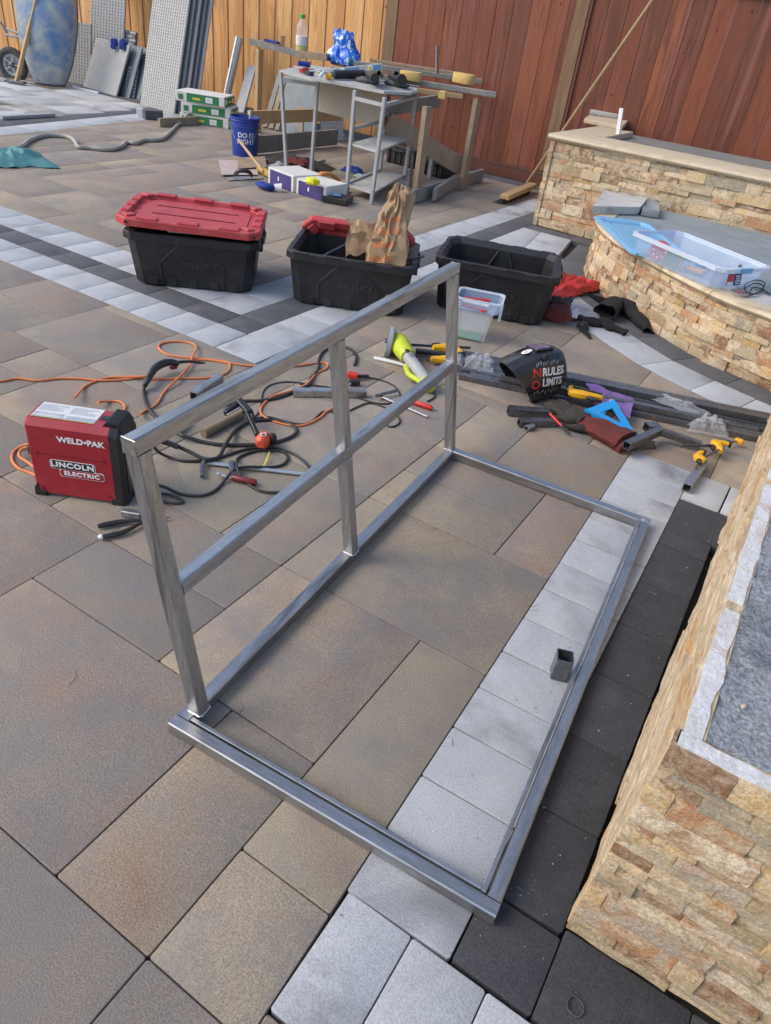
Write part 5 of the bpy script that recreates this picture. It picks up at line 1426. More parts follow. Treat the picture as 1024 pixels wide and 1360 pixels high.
# real lid is a rounded rectangle 0.62 x 0.44
la = math.atan2(-1, .95)
A = at(838, 338, bz + .002); B_ = at(786, 288, bz + .002); ex_ = (B_ - A).normalized(); ey_ = V((ex_.y, -ex_.x, 0))
if ey_.x < 0: ey_ = -ey_
LW_, LD_ = (B_ - A).length, .42
polylid('bin_lid', 'pale blue plastic bin lid lying flat on the curved bench under the clear bin', 'lid', [A + ex_ * .03, A + ey_ * .03, A + ey_ * (LD_ - .03), A + ey_ * LD_ + ex_ * .03, A + ey_ * LD_ + ex_ * (LW_ - .05), A + ey_ * (LD_ - .05) + ex_ * LW_, A + ey_ * .05 + ex_ * LW_, A + ex_ * (LW_ - .05)], .014, SKYB)
# clear bin
cA, cB = at(839, 336, bz), at(946, 385, bz)
bx_ = (cB - cA); bx_.z = 0; ba = math.atan2(bx_.y, bx_.x); BW_ = bx_.length
g = thing('clear_bin', 'large open clear plastic bin holding sanding discs on the curved bench', 'storage bin', (cA.x, cA.y, bz + .002), ba)
BD_, BH_ = .36, .125
def br(k, dz, z, c=.04): return rect(BW_ + k, BD_ + dz, c, z, BW_ / 2, BD_ / 2)
mb = MB(); mb.loft([br(0, 0, .002), br(.05, .05, BH_), br(.044, .044, BH_), br(-.008, -.008, .006)]); mb.build('bin_shell', CLEARB, g, local=True, smooth=30)
mb = MB(); mb.loft([br(.052, .052, BH_ - .022), br(.075, .075, BH_ - .02), br(.08, .08, BH_), br(.046, .046, BH_ + .003), br(.046, .046, BH_ - .003), br(.068, .068, BH_ - .006), br(.052, .052, BH_ - .022)], False, False); mb.build('rim', CLEARR, g, local=True, smooth=30)
mb = MB(); mb.box((BW_ + .045, BD_ * .42, BH_ - .01), (.014, .11, .03), None, .003); mb.build('latch', SKYB, g, local=True)
Mb = Matrix.Translation((cA.x, cA.y, bz + .008)) @ Matrix.Rotation(ba, 4, 'Z')
def inb(p): return Mb @ V(p)
def disc(name, label, c, n, r_, t, mt, cat, center=None, cmt=None):
    Q = V(n).normalized().to_track_quat('Z', 'Y').to_matrix()
    g = thing(name, label, cat, c)
    mb = MB(); mb.lathe([(r_, 0), (r_, t), (r_ * .3, t + .001)], 28, c, Q); mb.build('abrasive', mt, g, smooth=30)
    mb = MB(); mb.lathe([(r_ * .45, 0), (r_ * .45, t + .002), (r_ * .2, t + .002)], 18, c + Q @ V((0, 0, .0)), Q); mb.build('hub', cmt or REDP, g, smooth=30)
    for k in range(8):
        a = k * math.pi / 4; mb = MB(); mb.lathe([(.005, 0), (.005, t + .0025), (.001, t + .0025)], 8, c + Q @ V((r_ * .65 * math.cos(a), r_ * .65 * math.sin(a), 0)), Q); mb.build('hole', WHITE if mt is REDW else BLKP, g)
    return g
disc('sanding_disc', 'red sanding disc with white holes leaning inside the clear bin', inb((.17, .05, .055)), (-.1, -1, .35), .06, .006, REDW, 'sanding disc', cmt=REDW)
mb = MB(Mb @ Matrix.Translation((.30, .045, .05)) @ Matrix.Rotation(R(-12), 4, 'X')); mb.box((0, 0, 0), (.13, .008, .105), None, .001); g = tag(mb.build('sandpaper_pad', mat('green_grit', (.1, .16, .13), rough=.9, scale=30)), 'dark green abrasive sheet with orange edges inside the clear bin', 'abrasive sheet')
for x in (-.067, .067):
    mb = MB(Mb @ Matrix.Translation((.30 + x, .043, .05)) @ Matrix.Rotation(R(-12), 4, 'X')); mb.box((0, 0, 0), (.005, .012, .11)); mb.build('edge', ORANGE, g)
disc('grinding_wheel', 'dark grinding wheel at the right end inside the clear bin', inb((BW_ - .03, .2, .06)), (1, -.1, .2), .06, .008, STEELD, 'grinding wheel', cmt=CHAR)
mb = MB(Mb); mb.box((.42, .12, .02), (.12, .07, .02), rotz(.3), .005); tag(mb.build('sanding_block', mat('orange_wood', (.5, .25, .12), rough=.7)), 'orange brown sanding block lying inside the clear bin', 'sanding block')
mb = MB(Mb); mb.box((.08, .1, .012), (.13, .05, .014), rotz(-.15), .003); tag(mb.build('blade_pack', mat('pink_pack', (.5, .2, .24), rough=.5)), 'pinkish packet lying at the left end inside the clear bin', 'packet')
mb = MB(Mb); mb.box((.36, .22, .03), (.05, .06, .04), rotz(.2), .006); tag(mb.build('blue_offcut', SQB), 'small bright blue piece behind the green abrasive sheet in the bin', 'plastic piece')
mb = MB(Mb @ Matrix.Translation((BW_ + .024, .115, .055)) @ Matrix.Rotation(R(90), 4, 'Z') @ Matrix.Rotation(R(80), 4, 'X'))
mb.box((0, 0, 0), (.11, .062, .001)); g = tag(mb.build('product_card', mat('navy_card', (.02, .03, .22), rough=.4)), 'red and navy printed product card at the right end of the clear bin', 'card')
MC = Mb @ Matrix.Translation((BW_ + .026, .115, .055)) @ Matrix.Rotation(R(90), 4, 'Z') @ Matrix.Rotation(R(80), 4, 'X')
mb = MB(MC); mb.box((-.03, .008, .001), (.045, .04, .0008)); mb.build('red_panel', REDP, g)
mb = MB(MC); mb.box((-.03, -.02, .001), (.045, .018, .0008)); mb.build('white_panel', WHITE, g)
for i in range(4):
    mb = MB(MC); mb.box((.026, .018 - i * .013, .001), (.04 - (i % 2) * .012, .006, .0008)); mb.build('print_line', WHITE, g)
disc('sanding_disc', 'grey sanding disc with red hub lying flat on the bench beside the clear bin', at(981, 391, bz), (0, 0, 1), .052, .012, DISC, 'sanding disc', cmt=REDW)
cable('thin_cord', [(988, 384, bz + .01), (1002, 376, bz + .03), (1014, 380, bz + .02), (1008, 390, bz + .01), (992, 388, bz + .03), (990, 378, bz + .04), (1004, 372, bz + .05), (1016, 376, bz + .03), (1010, 386, bz + .02), (996, 392, bz + .01), (1000, 382, bz + .03), (1012, 384, bz + .01), (1022, 390, bz + .006), (1030, 388, bz + .006)], .0028, JACK, 'small tangle of thin black cord on the bench edge beside the sanding disc', 'cord')

# ================================================================ broom
g = thing('broom', 'push broom with wooden handle leaning over the tall stone wall', 'broom', at(683, 262))
hb = at(700, 243, .07)
ht = atY(868, -2, 7.3)
# handle passes above the wall's left corner
mb = MB(); mb.tube([hb, hb.lerp(ht, 1.0)], .0125, 12, radii=[.017, .015]); mb.build('handle', HANDLE, g, smooth=50)
A_, B2 = at(670, 262, .07), at(708, 246, .07)
mb = MB(); mb.beam(A_, B2, .10, .05, bev=.008); mb.build('head', PINE, g)
mb = MB()
for i in range(220):
    t = rnd.random(); p = A_.lerp(B2, t * .98 + .01) + V((rnd.uniform(-.02, .03), rnd.uniform(-.03, .02), -.012))
    mb.tube([p, p + V((rnd.uniform(-.10, .0), rnd.uniform(-.09, .0), -.066 + rnd.uniform(0, .006)))], .006, 4, radii=[.007, .004])
o = mb.build('bristles', BRIST, g); 
mb = MB(); mb.beam(hb.lerp(ht, -.0), hb.lerp(ht, .06), .03, .016, bev=.003); mb.build('bracket', STEELD, g)
# ================================================================ TILES AND SHEETS LEANING ON THE CEDAR FENCE
def slabtile(name, label, cat, bl, br_, lean_top, h, t=.022, mt=TILEM, pattern=None, edge=TILED, dx=0.0, back=.35, group=None, reps=0, nu=9, nv=7):
    """tile standing on its bottom edge bl->br_ (ground points), leaning back towards +y"""
    A, B = bl, br_
    ex = (B - A); W_ = ex.length; ex.normalize()
    nrm = V((-ex.y, ex.x, 0)) if V((-ex.y, ex.x, 0)).y > 0 else V((ex.y, -ex.x, 0))
    ey = (V((0, 0, 1)) * math.sqrt(max(.01, 1 - back * back)) + nrm * back + ex * dx).normalized()
    M_ = basis(A, ex, ey)
    g = thing(name, label, cat, A, 0, group, M_.to_3x3())
    fz = 1 if (M_.to_3x3() @ V((0, 0, 1))).y < 0 else -1
    mb = MB(); mb.box((W_ / 2, h / 2, -fz * t / 2), (W_, h, t), None, .002); mb.build('slab', mt, g, local=True)
    if pattern:
        mb = MB()
        for i in range(nu):
            for j in range(nv):
                x = (i + .5) * W_ / nu; y = (j + .5) * h / nv
                if pattern == 'grid': mb.box((x, y, fz * .002), (W_ / nu * .62, h / nv * .62, .005), rotz(R(45)))
                elif pattern == 'hex':
                    x += (j % 2) * .5 * W_ / nu - .25 * W_ / nu
                    mb.loft([[V((x + W_ / nu * .42 * math.cos(k * math.pi / 3 + .52), y + W_ / nu * .42 * math.sin(k * math.pi / 3 + .52), z)) for k in range(6)] for z in (-.001 * fz, .004 * fz)])
                elif pattern == 'brick': mb.box((x + (j % 2) * W_ / nu * .4 - .2 * W_ / nu, y, fz * .002), (W_ / nu * .8, h / nv * .6, .005))
        o = mb.build('relief', TILEE, g, local=True); o['kind'] = 'stuff'
    return g
G3 = lambda x, y: at(x, y)
slabtile('tile_sheet', 'tall narrow patterned porcelain sheet leaning beside the wheelbarrow', 'tile', V((-10.3, 8.15, 0)), V((-9.75, 8.3, 0)), 0, 1.7, .03, pattern='grid', back=.25, nu=12, nv=44, dx=.03)
slabtile('tile_sheet', 'shorter patterned sheet in front of the tall one beside the wheelbarrow', 'tile', V((-10.42, 7.9, 0)), V((-10.05, 8.0, 0)), 0, .78, .03, pattern='grid', back=.2, nu=8, nv=20, dx=.02)
slabtile('tile_sheet', 'dark edged group of tiles between the tall sheet and the gloved tile', 'tile', V((-10.1, 8.2, 0)), V((-9.6, 8.35, 0)), 0, .78, .08, TILED, pattern='brick', back=.3, nu=4, nv=16, dx=.12)
tb0, tb1 = at(111, 115), at(154, 128)
slabtile('floor_tile', 'square grey woven pattern tile with blue gloves on its top edge', 'tile', tb0, tb1, 0, .68, .025, pattern='brick', back=.42, nu=22, nv=26, dx=.30)
for i in range(2):
    slabtile('floor_tile', ('grey tile directly behind the gloved tile', 'grey tile last in the stack behind the gloved tile')[i], 'tile', tb0 + V((.16 + .13 * i, .09 + .07 * i, 0)), tb1 + V((.16 + .13 * i, .09 + .07 * i, 0)), 0, .66, .025, TILED, back=.40, dx=.30)
slabtile('floor_tile', 'small dark mottled tile in front at the right of the gloved tile', 'tile', at(164, 128), at(178, 131), 0, .4, .02, TILED, pattern='grid', back=.35, nu=5, nv=8, dx=.25)
slabtile('floor_tile', 'small dark tile behind the mottled one leaning toward the tall panels', 'tile', at(174, 128), at(184, 131), 0, .5, .02, TILED, pattern='brick', back=.35, nu=4, nv=9, dx=.2)
# white strip on the ground
mb = MB(); mb.beam(at(97, 115, .012), at(131, 123, .012), .04, .02); tag(mb.build('trim_strip', WHITEP), 'white plastic strip on the ground at the foot of the gloved tile', 'strip')
# tall panels
pl0, pl1 = at(186, 139), at(231, 151)
slabtile('porcelain_tile', 'large tall porcelain panel with woven grid relief leaning on the cedar fence', 'tile panel', pl0, pl1, 0, 1.75, .025, pattern='grid', back=.26, nu=16, nv=50, dx=.13)
for i in range(4):
    slabtile('porcelain_tile', ['first', 'second', 'third', 'rearmost'][i] + ' dark edged panel behind the large woven grid panel', 'tile panel', pl0 + V((.05 + .045 * i, .06 + .05 * i, 0)), pl1 + V((.05 + .045 * i, .06 + .05 * i, 0)), 0, 1.72, .025, TILEM if i % 2 else TILED, back=.25, dx=.13)
# pole leaning
mb = MB(); mb.beam(at(262, 104), atY(277, -5, 8.85), .05, .03); tag(mb.build('wood_pole', LUMT), 'long thin wooden batten leaning on the cedar fence right of the tall panels', 'batten')
# gloves on the tile
gl = thing('work_glove', 'left blue glove draped over the top edge of the grey tile', 'glove', atY(152, 55, 8.02))
def drape(g, c, s_=1.0, sd=1):
    mb = MB(); mb.blob(c, (.055 * s_, .02, .05 * s_), rotz(.5), 12, 7, .012, 20)
    for k in range(4): mb.tube([c + V((-.035 + .023 * k, -.02, -.02)), c + V((-.04 + .026 * k, -.035, -.075 - .01 * (k % 2)))], .012, 7, radii=[.015, .010])
    mb.build('glove_body', NAVY, g, smooth=60)
drape(gl, atY(152, 56, 7.98) + V((0, 0, 0)), 1.0)
gl = thing('work_glove', 'right blue glove hanging from the top edge of the grey tile', 'glove', atY(164, 58, 7.98))
drape(gl, atY(164, 57, 7.98), 1.1)

# ================================================================ WHEELBARROW (standing on its nose against the fence)
wb = thing('wheelbarrow', 'dusty blue wheelbarrow tipped upright on its nose at the left edge', 'wheelbarrow', (-10.5, 7.5, 0))
tc = at(62, 112)                       # lip of the tray on the ground
ax_x = V((.80, .60, 0)).normalized()   # width axis of the tray across the picture
ax_f = V((-.6, .8, 0)).normalized()    # towards the fence
def wp(u, v_, w_): return tc + ax_x * u + ax_f * v_ + V((0, 0, w_))
# tray: an elongated dish standing up, its open side away to the right-back, the painted belly seen
mb = MB(); rings = []
for i in range(15):
    t = i / 14; z = .02 + 1.35 * t
    half = .40 * math.sin(math.pi * min(1, .08 + t * .62)) ** .5 * (1.0)
    depth = .30 * math.sin(math.pi * min(1, .12 + t * .8)) ** .8
    ring = []
    for k in range(17):
        a = math.pi * k / 16
        ring.append(wp(.06 + t * .05 - half * math.cos(a), -.02 + t * .28 - depth * math.sin(a) ** .7, z))
    rings.append(ring)
mb.loft(rings, False, False, closed=False); mb.thicken(.006); mb.build('tray', TUBB, wb, smooth=60)
mb = MB(); mb.tube([r_[0] for r_ in rings] + [rings[-1][k] for k in range(1, 16)] + [r_[16] for r_ in rings[::-1]] + [rings[0][k] for k in range(15, 0, -1)], .014, 6); mb.build('rim', STEELD, wb, smooth=60)
hA, hB = at(22, 112, .0), atY(48, 0, 7.35)
for off, nm in ((V((0, 0, 0)), 0), (V((-.42, -.25, 0)), 1)):
    mb = MB(); mb.beam(hA + off + V((0, 0, .02)), hB + off + (hB - hA) * .25, .05, .045, bev=.004); mb.build('handle', PINE, wb)
mb = MB(); mb.beam(hA + V((-.14, -.06, .03)), hA + V((.12, .05, .03)), .09, .03, bev=.005); mb.build('nose_bracket', STEELD, wb)
wc = at(16, 86, .0); wc = atY(17, 86, 7.25)
Qw = V((.42, -.9, .0)).normalized().to_track_quat('Z', 'Y').to_matrix()
mb = MB(); n_ = 28; rg = []
for j in range(13):
    a = 2 * math.pi * j / 12
    rg.append([wc + Qw @ V(((.175 + .045 * math.cos(a)) * math.cos(2 * math.pi * k / n_), (.175 + .045 * math.cos(a)) * math.sin(2 * math.pi * k / n_), .045 * math.sin(a))) for k in range(n_)])
mb.loft(rg, False, False); wh = mb.build('wheel', TYRE, wb, smooth=60)
mb = MB(); mb.lathe([(.135, -.02), (.14, 0), (.135, .02), (.10, .012), (.10, -.012)], 24, wc, Qw)
mb.build('rim', CHAR, wh, smooth=40)
for k in range(5):
    a = k * 2 * math.pi / 5; mb = MB(); mb.beam(wc + Qw @ V((.02 * math.cos(a), .02 * math.sin(a), .016)), wc + Qw @ V((.12 * math.cos(a), .12 * math.sin(a), .02)), .022, .008); mb.build('spoke', WHITEP, wh)
mb = MB(); mb.lathe([(.03, -.05), (.03, .04), (.015, .05)], 14, wc, Qw); mb.build('hub', STEELD, wh, smooth=40)
for a_, b_ in (((8, 38), (40, 50)), ((30, 5), (38, 40)), ((0, 28), (12, 48)), ((8, 46), (38, 52))):
    mb = MB(); mb.tube([atY(*a_, 7.25), atY(*b_, 7.35)], .016, 8); mb.build('brace', CHAR, wb, smooth=60)
mb = MB(); mb.tube([atY(24, 82, 7.1), atY(30, 84, 7.2)], .022, 10); mb.build('axle_bolt', LEVELB, wb, smooth=50)

# ================================================================ BOX STACK, BLOCKS, PLANKS
bo = at(236, 162); bo2 = at(302, 172)
bd = bo2 - bo; bd.z = 0; ba_ = math.atan2(bd.y, bd.x)
def cbox(label, z, dx, dy, da, h=.115):
    g = thing('thinset_box', label, 'box', bo + V((dx, dy, z)), ba_ + da)
    W_, D_ = .62, .36
    mb = MB(); mb.box((W_ / 2, D_ / 2, h / 2), (W_, D_, h), None, .008); mb.build('carton', BAGW, g, local=True)
    mb = MB(); mb.box((W_ * .55, -.0008, h * .47), (W_ * .66, .0015, h * .78)); mb.build('green_panel', BAGG, g, local=True)
    mb = MB(); mb.box((W_ + .0008, D_ / 2, h * .47), (.0015, D_ * .96, h * .8)); mb.build('green_panel', BAGG, g, local=True)
    mb = MB(); mb.box((W_ * .42, -.002, h * .42), (W_ * .16, .001, h * .22)); mb.build('gold_print', GOLDP, g, local=True)
    mb = MB(); mb.box((W_ * .68, -.002, h * .45), (W_ * .14, .001, h * .5)); mb.build('white_patch', WHITE, g, local=True)
    mb = MB(); mb.box((W_ * .10, -.002, h * .45), (W_ * .1, .001, h * .5)); mb.build('green_patch', BAGG, g, local=True)
    for yy in (.14, .8):
        mb = MB(); mb.box((W_ + .002, D_ * yy, h * .5), (.001, D_ * .13, h * .45)); mb.build('white_patch', WHITE, g, local=True)
    mb = MB(); mb.box((W_ + .002, D_ * .5, h * .45), (.001, D_ * .3, h * .2)); mb.build('gold_print', GOLDP, g, local=True)
    for k in range(3):
        mb = MB(); mb.box((W_ * .68, -.0028, h * (.33 + .11 * k)), (W_ * .1, .0006, h * .04)); mb.build('print_line', GREYL, g, local=True)
cbox('white and green box at the bottom of the stack by the blue bucket', .0, .02, .02, .0)
cbox('white and green box in the middle of the stack by the blue bucket', .117, .05, .02, .03)
cbox('white and green box on top of the stack by the blue bucket', .234, -.01, .0, -.05)
mb = MB(); mb.beam(at(191, 152, .05), at(215, 153, .05), .1, .1, bev=.004); tag(mb.build('concrete_block', DARKF), 'dark grey block on the ground beside the white box end', 'block')
mb = MB(); mb.box(at(186, 150, .05), (.07, .05, .1), rotz(.6), .003); tag(mb.build('white_block', WHITEP), 'small white block at the left end of the dark grey block', 'block')
mb = MB(); mb.beam(at(211, 163, .045), at(292, 158, .05), .04, .09, bev=.003); tag(mb.build('wood_plank', LUMT), 'brown plank on edge in front of the stacked white and green boxes', 'plank')
cable('grey_hose', [(-40, 205), (0, 199), (25, 196), (40, 186), (58, 180), (78, 180), (94, 183), (101, 190), (104, 195), (118, 196), (135, 198), (150, 198), (162, 194), (168, 189), (180, 190), (192, 186), (205, 186), (216, 184), (226, 176), (236, 166), (249, 153, .1), (256, 148, .12)], .02, HOSE, 'thick pale grey hose winding across the pavers from left edge to the plank', 'hose')
# straightedge with white clips on the dusted ground
mb = MB(); mb.beam(at(0, 156, .02), at(70, 152, .02), .08, .03); tag(mb.build('straightedge', CHAR), 'grey straightedge lying on the dusted pavers at the left', 'straightedge')
film('dusty teal tarp scrap crumpled at the left edge', at(20, 213, .0), .30, .26, .10, 31.0, TEAL, 'teal_tarp', -.4, 'tarp')

# ================================================================ BUCKET
bc = at(315, 207); 
g = thing('bucket', 'blue plastic bucket with white lettering in front of the workbench', 'bucket', (bc.x, bc.y + .12, 0))
mb = MB(); prof = [(.125, 0), (.130, .01), (.143, .27), (.152, .272), (.152, .295), (.146, .297), (.148, .35), (.156, .352), (.156, .366), (.150, .367), (.140, .30), (.124, .012), (.02, .012)]
mb.lathe(prof, 40); mb.build('pail', BLUE, g, local=True, smooth=35)
mb = MB(); mb.lathe([(.158, .33), (.16, .335), (.158, .34), (.15, .337), (.158, .33)], 32); mb.build('ring', BLUE, g, local=True, smooth=40)
cdv = (V((0, 0, 0)) - g.location); cdv.z = 0; cdv.normalize()
mb = MB(); sdv = V((-cdv.y, cdv.x, 0)); mb.tube(crom([sdv * .155 + V((0, 0, .3)), sdv * .10 + cdv * .11 + V((0, 0, .20)), cdv * .145 + V((0, 0, .13)), -sdv * .10 + cdv * .11 + V((0, 0, .17)), -sdv * .155 + V((0, 0, .3))], 6), .0025, 6); mb.build('bail', ALU, g, local=True, smooth=60)
def bucket_text(s_, z, size):
    o = text(g, s_, size, WHITE, Matrix.Identity(4), 'lettering', bold=.0014, ex=.0005)
    r_ = .128 + .013 * z / .27 + .0022
    a0 = math.atan2(cdv.y, cdv.x) + .08
    for v_ in o.data.vertices:
        a = a0 + v_.co.x / r_; rr_ = r_ + v_.co.z + .013 * v_.co.y / .27
        v_.co = V((rr_ * math.cos(a), rr_ * math.sin(a), z + v_.co.y))
bucket_text('DO IT', .205, .064); bucket_text('RIGHT', .145, .064)
mb = MB(); mb.tube([g.location + V((.03, .03, .05)), g.location + V((.035, .05, .43))], .016, 8); tag(mb.build('mixing_stick', ALU, smooth=50), 'grey stick standing in the blue bucket', 'stick')
# mallet leaning on the bucket
g = thing('rubber_mallet', 'mallet with long wooden handle leaning on the blue bucket', 'mallet', at(352, 232))
mb = MB(); mb.tube([at(350, 228, .05), at(318, 187, .20)], .014, 10, radii=[.015, .013]); mb.build('handle', PINE, g, smooth=50)
mb = MB(); mb.tube([at(345, 224, .04), at(362, 234, .04)], .035, 12); mb.build('head', mat('mustard_rubber', (.35, .22, .04), rough=.7), g, smooth=50)
# trowels
flatsheet('pinkish dusty rectangular trowel blade lying in front of the bucket', [(290, 212), (338, 214), (343, 232), (294, 232)], .02, TROWEL, 'trowel_blade', 'trowel', .003, .002, 4)
flatsheet('pale rectangular float board standing behind the mallet head', [(315, 210), (352, 208), (354, 222), (316, 224)], .03, LUMT, 'float_board', 'float', .004, .002, 4)
g = thing('notched_trowel', 'steel trowel with black grip lying in front of the pinkish blade', 'trowel', at(325, 233))
mb = MB(); P = [at(300, 236, .006), at(345, 232, .006), at(350, 237, .006), at(303, 240, .006)]; mb.loft([P, [p + V((0, 0, .003)) for p in P]]); mb.build('blade', ALU, g)
mb = MB(); mb.tube(crom([at(312, 232, .03), at(318, 227, .075), at(330, 228, .075), at(334, 233, .03)], 4), .018, 8); mb.build('grip', BLK, g, smooth=50)
cloth_tube('work_glove', 'blue and white glove lying beside the violet tile boxes', 'glove', [(344, 244, .03), (354, 247, .04), (363, 249, .03)], [.035, .05, .03], NAVY, .6, .02, 2, False)
mb = MB(); mb.tube([at(364, 249, .03), at(374, 250, .03)], .04, 12, radii=[.03, .042]); tag(mb.build('glove_cuff', WHITEP, smooth=50), 'pale ribbed glove cuff beside the blue glove by the violet boxes', 'glove cuff')
# violet boxes
def vbox(label, a, b, d_, h):
    A_, B_ = at(*a), at(*b); x = (B_ - A_); L_ = x.length; an = math.atan2(x.y, x.x)
    g = thing('tile_box', label, 'box', A_, an)
    mb = MB(); mb.box((L_ / 2, d_ / 2, h / 2), (L_, d_, h), None, .004); mb.build('carton', BAGW, g, local=True)
    mb = MB(); mb.box((L_ * .5, -.001, h * .46), (L_ * .84, .002, h * .88)); mb.build('violet_side', PRPB, g, local=True)
    mb = MB(); mb.box((L_ * .42, -.0025, h * .5), (L_ * .04, .001, h * .25)); mb.build('small_print', WHITE, g, local=True)
    return g
vbox('violet and white carton nearer the blue bucket in the row of two', (356, 243), (389, 256), .34, .14)
g = vbox('violet and white carton with an open end nearer the desk', (393, 257), (432, 269), .30, .13)
mb = MB(); mb.box((at(448, 264, .03)), (.24, .2, .05), rotz(.3), .006); tag(mb.build('black_tray', BLK), 'black plastic tray slid out of the open violet carton', 'tray')
mb = MB(); mb.box((at(447, 259, .07)), (.08, .06, .01), rotz(.6), .003); tag(mb.build('plastic_insert', LEVELB), 'small blue grey insert on the black tray', 'insert')
mb = MB(); mb.blob(at(416, 241, .16), (.07, .05, .03), rotz(.4), 14, 8, .03, 22); tag(mb.build('yellow_rag', mat('neon_yellow', (.75, .75, .03), rough=.8), smooth=40), 'neon yellow rag on the violet carton', 'rag')
mb = MB(); mb.tube(crom([at(422, 243, .05), at(425, 232, .14), at(437, 231, .15), at(448, 238, .1), at(452, 246, .05)], 5), .018, 8); tag(mb.build('hand_saw', mat('orange_handle', (.62, .22, .06), rough=.5), smooth=50), 'orange tool handle curving up behind the violet carton', 'tool handle')
mb = MB(); mb.beam(at(425, 245, .03), at(462, 252, .03), .12, .012); tag(mb.build('float_pad', LUMG), 'grey float plate behind the violet carton under the orange handle', 'float')
film('heap of dark and red cable ties and rags under the workbench', at(398, 220, .0), .32, .2, .09, 41.0, GLB, 'rag_heap', .2, 'rags')
film('dull red rag among the dark rags under the workbench', at(396, 217, .04), .14, .09, .06, 44.0, GLR, 'red_rag', .2, 'rag')
film('pale crumpled plastic beside the mallet head', at(372, 226, .0), .12, .16, .07, 47.0, FILM, 'plastic_wrap', .2)
film('blue glove crumpled on the pavers under the desk', at(468, 228, .0), .12, .09, .06, 49.0, NAVY, 'work_glove', .2, 'glove')
film('pale green cloth scrap under the desk beside the blue glove', at(482, 236, .0), .1, .05, .03, 51.0, mat('mint_cloth', (.3, .45, .4), rough=.9), 'cloth_scrap', .2, 'cloth')

# ================================================================ SAWHORSE WORKBENCH
wk = thing('workbench', 'rough lumber workbench on splayed legs against the fence corner', 'workbench', (-4.6, 7.4, 0))
def lum(name, a, b, w_, h, mt=LUMG, par=wk, up=(0, 0, 1)):
    mb = MB(); mb.beam(a, b, w_, h, up=up, bev=.003); return mb.build(name, mt, par)
def base_top(px, py, zt, dx=0, dy=0):
    g_ = at(px, py); return g_, g_ + V((dx, dy, zt))
RZt = .875
# right hand legs
lA = at(552, 268); lB = at(613, 252)
lum('leg', lA, lA + V((-.02, .02, .79)), .10, .05, LUMT, up=(1, 0, 0))
lum('leg', lB, lB + V((.01, .0, RZt - .03)), .10, .05, LUMT, up=(1, 0, 0))
lum('lower_rail', at(577, 258, .08), at(604, 240, .08) , .04, .11)
lum('lower_rail', at(545, 262, .07) + V((0, .02, 0)), at(640, 232, .07) + V((0, .0, 0)), .04, .12)
# top boards along the bench
zt = RZt + .02
def tb_(p, q, w_, h, dz=0, mt=LUMG): return lum('top_beam', at(*p, zt + dz), at(*q, zt + dz), w_, h, mt)
tb_((440, 92), (659, 126), .09, .045)
tb_((470, 84), (640, 108), .09, .045, .02)
tb_((492, 80), (610, 98), .08, .03, .05, LUMT)
lum('apron', at(507, 146, .66), at(583, 134, .70), .04, .12)
lum('cross_piece', at(553, 120, zt - .04), at(614, 128, zt - .04), .04, .04, PINE)
lum('brace_board', at(508, 162, .56) + V((0, .1, 0)), lB + V((-.06, .06, .2)), .03, .17, LUMT)
# left part: second trestle with boards
L0, L1 = at(342, 176), None
lum('leg', L0, L0 + V((.02, 0, .88)), .09, .05, PINE, up=(1, 0, 0))
lum('top_beam', atY(333, 55, L0.y), atY(400, 72, L0.y + .15), .10, .06, LUMG)
lum('top_beam', atY(396, 72, L0.y + .1), atY(437, 76, L0.y + .2), .16, .07, LUMT)
lum('upper_rail', at(330, 156, .30), at(452, 152, .36), .04, .13, PINE)
lum('lower_rail', at(330, 193, .10), at(447, 182, .10), .04, .17, LUMG)
# lumber and panels stored behind the left trestle
for i, (x0, y0, x1, y1, w_, mt_, lb) in enumerate([
    (318, 150, 335, 88, .14, TILEM, 'grey board leaning left of the workbench post'), (352, 172, 372, 100, .07, LUMG, 'narrow grey board leaning behind the workbench'), (360, 176, 378, 102, .07, LUMT, 'narrow tan board next in the row behind the workbench'),
    (368, 178, 386, 100, .06, LUMG, 'thin grey board third in the row behind the workbench'), (392, 178, 396, 98, .34, TILED, 'wide dark panel leaning behind the workbench'), (412, 178, 418, 98, .14, TILED, 'dark panel with wood edge next to the wide dark panel'), (400, 176, 404, 104, .05, LUMT, 'slim wooden strip between the dark panels')]):
    a_ = atY(x0, y0, 8.0); a_.z = max(a_.z, .01); b_ = atY(x1, y1, 8.4)
    mb = MB(); mb.beam(a_, b_, w_, .025, up=(0, -1, 0) if False else (1, 0, 0)) if False else mb.beam(a_, b_, .025, w_, up=(1, 0, 0))
    tag(mb.build('leaning_board', mt_), lb, 'board')
slabtile('hex_tile', 'grey tile with hexagon relief leaning behind the desk', 'tile', at(420, 186) + V((0, .1, 0)), at(450, 188) + V((0, .1, 0)), 0, .42, .02, CHAR, pattern='hex', back=.2, nu=8, nv=9, dx=.15)
film('pale blue plastic wrap at the foot of the hexagon tile', at(450, 184, .0), .08, .08, .12, 57.0, FILM, 'plastic_wrap')
mb = MB(); q_ = atY(312, 112, 8.6); mb.tube([V((q_.x - .08, 8.45, .01)), atY(318, 50, 8.7)], .055, 18); tag(mb.build('metal_pipe', ALU, smooth=50), 'short fat grey pipe standing against the cedar fence', 'pipe')
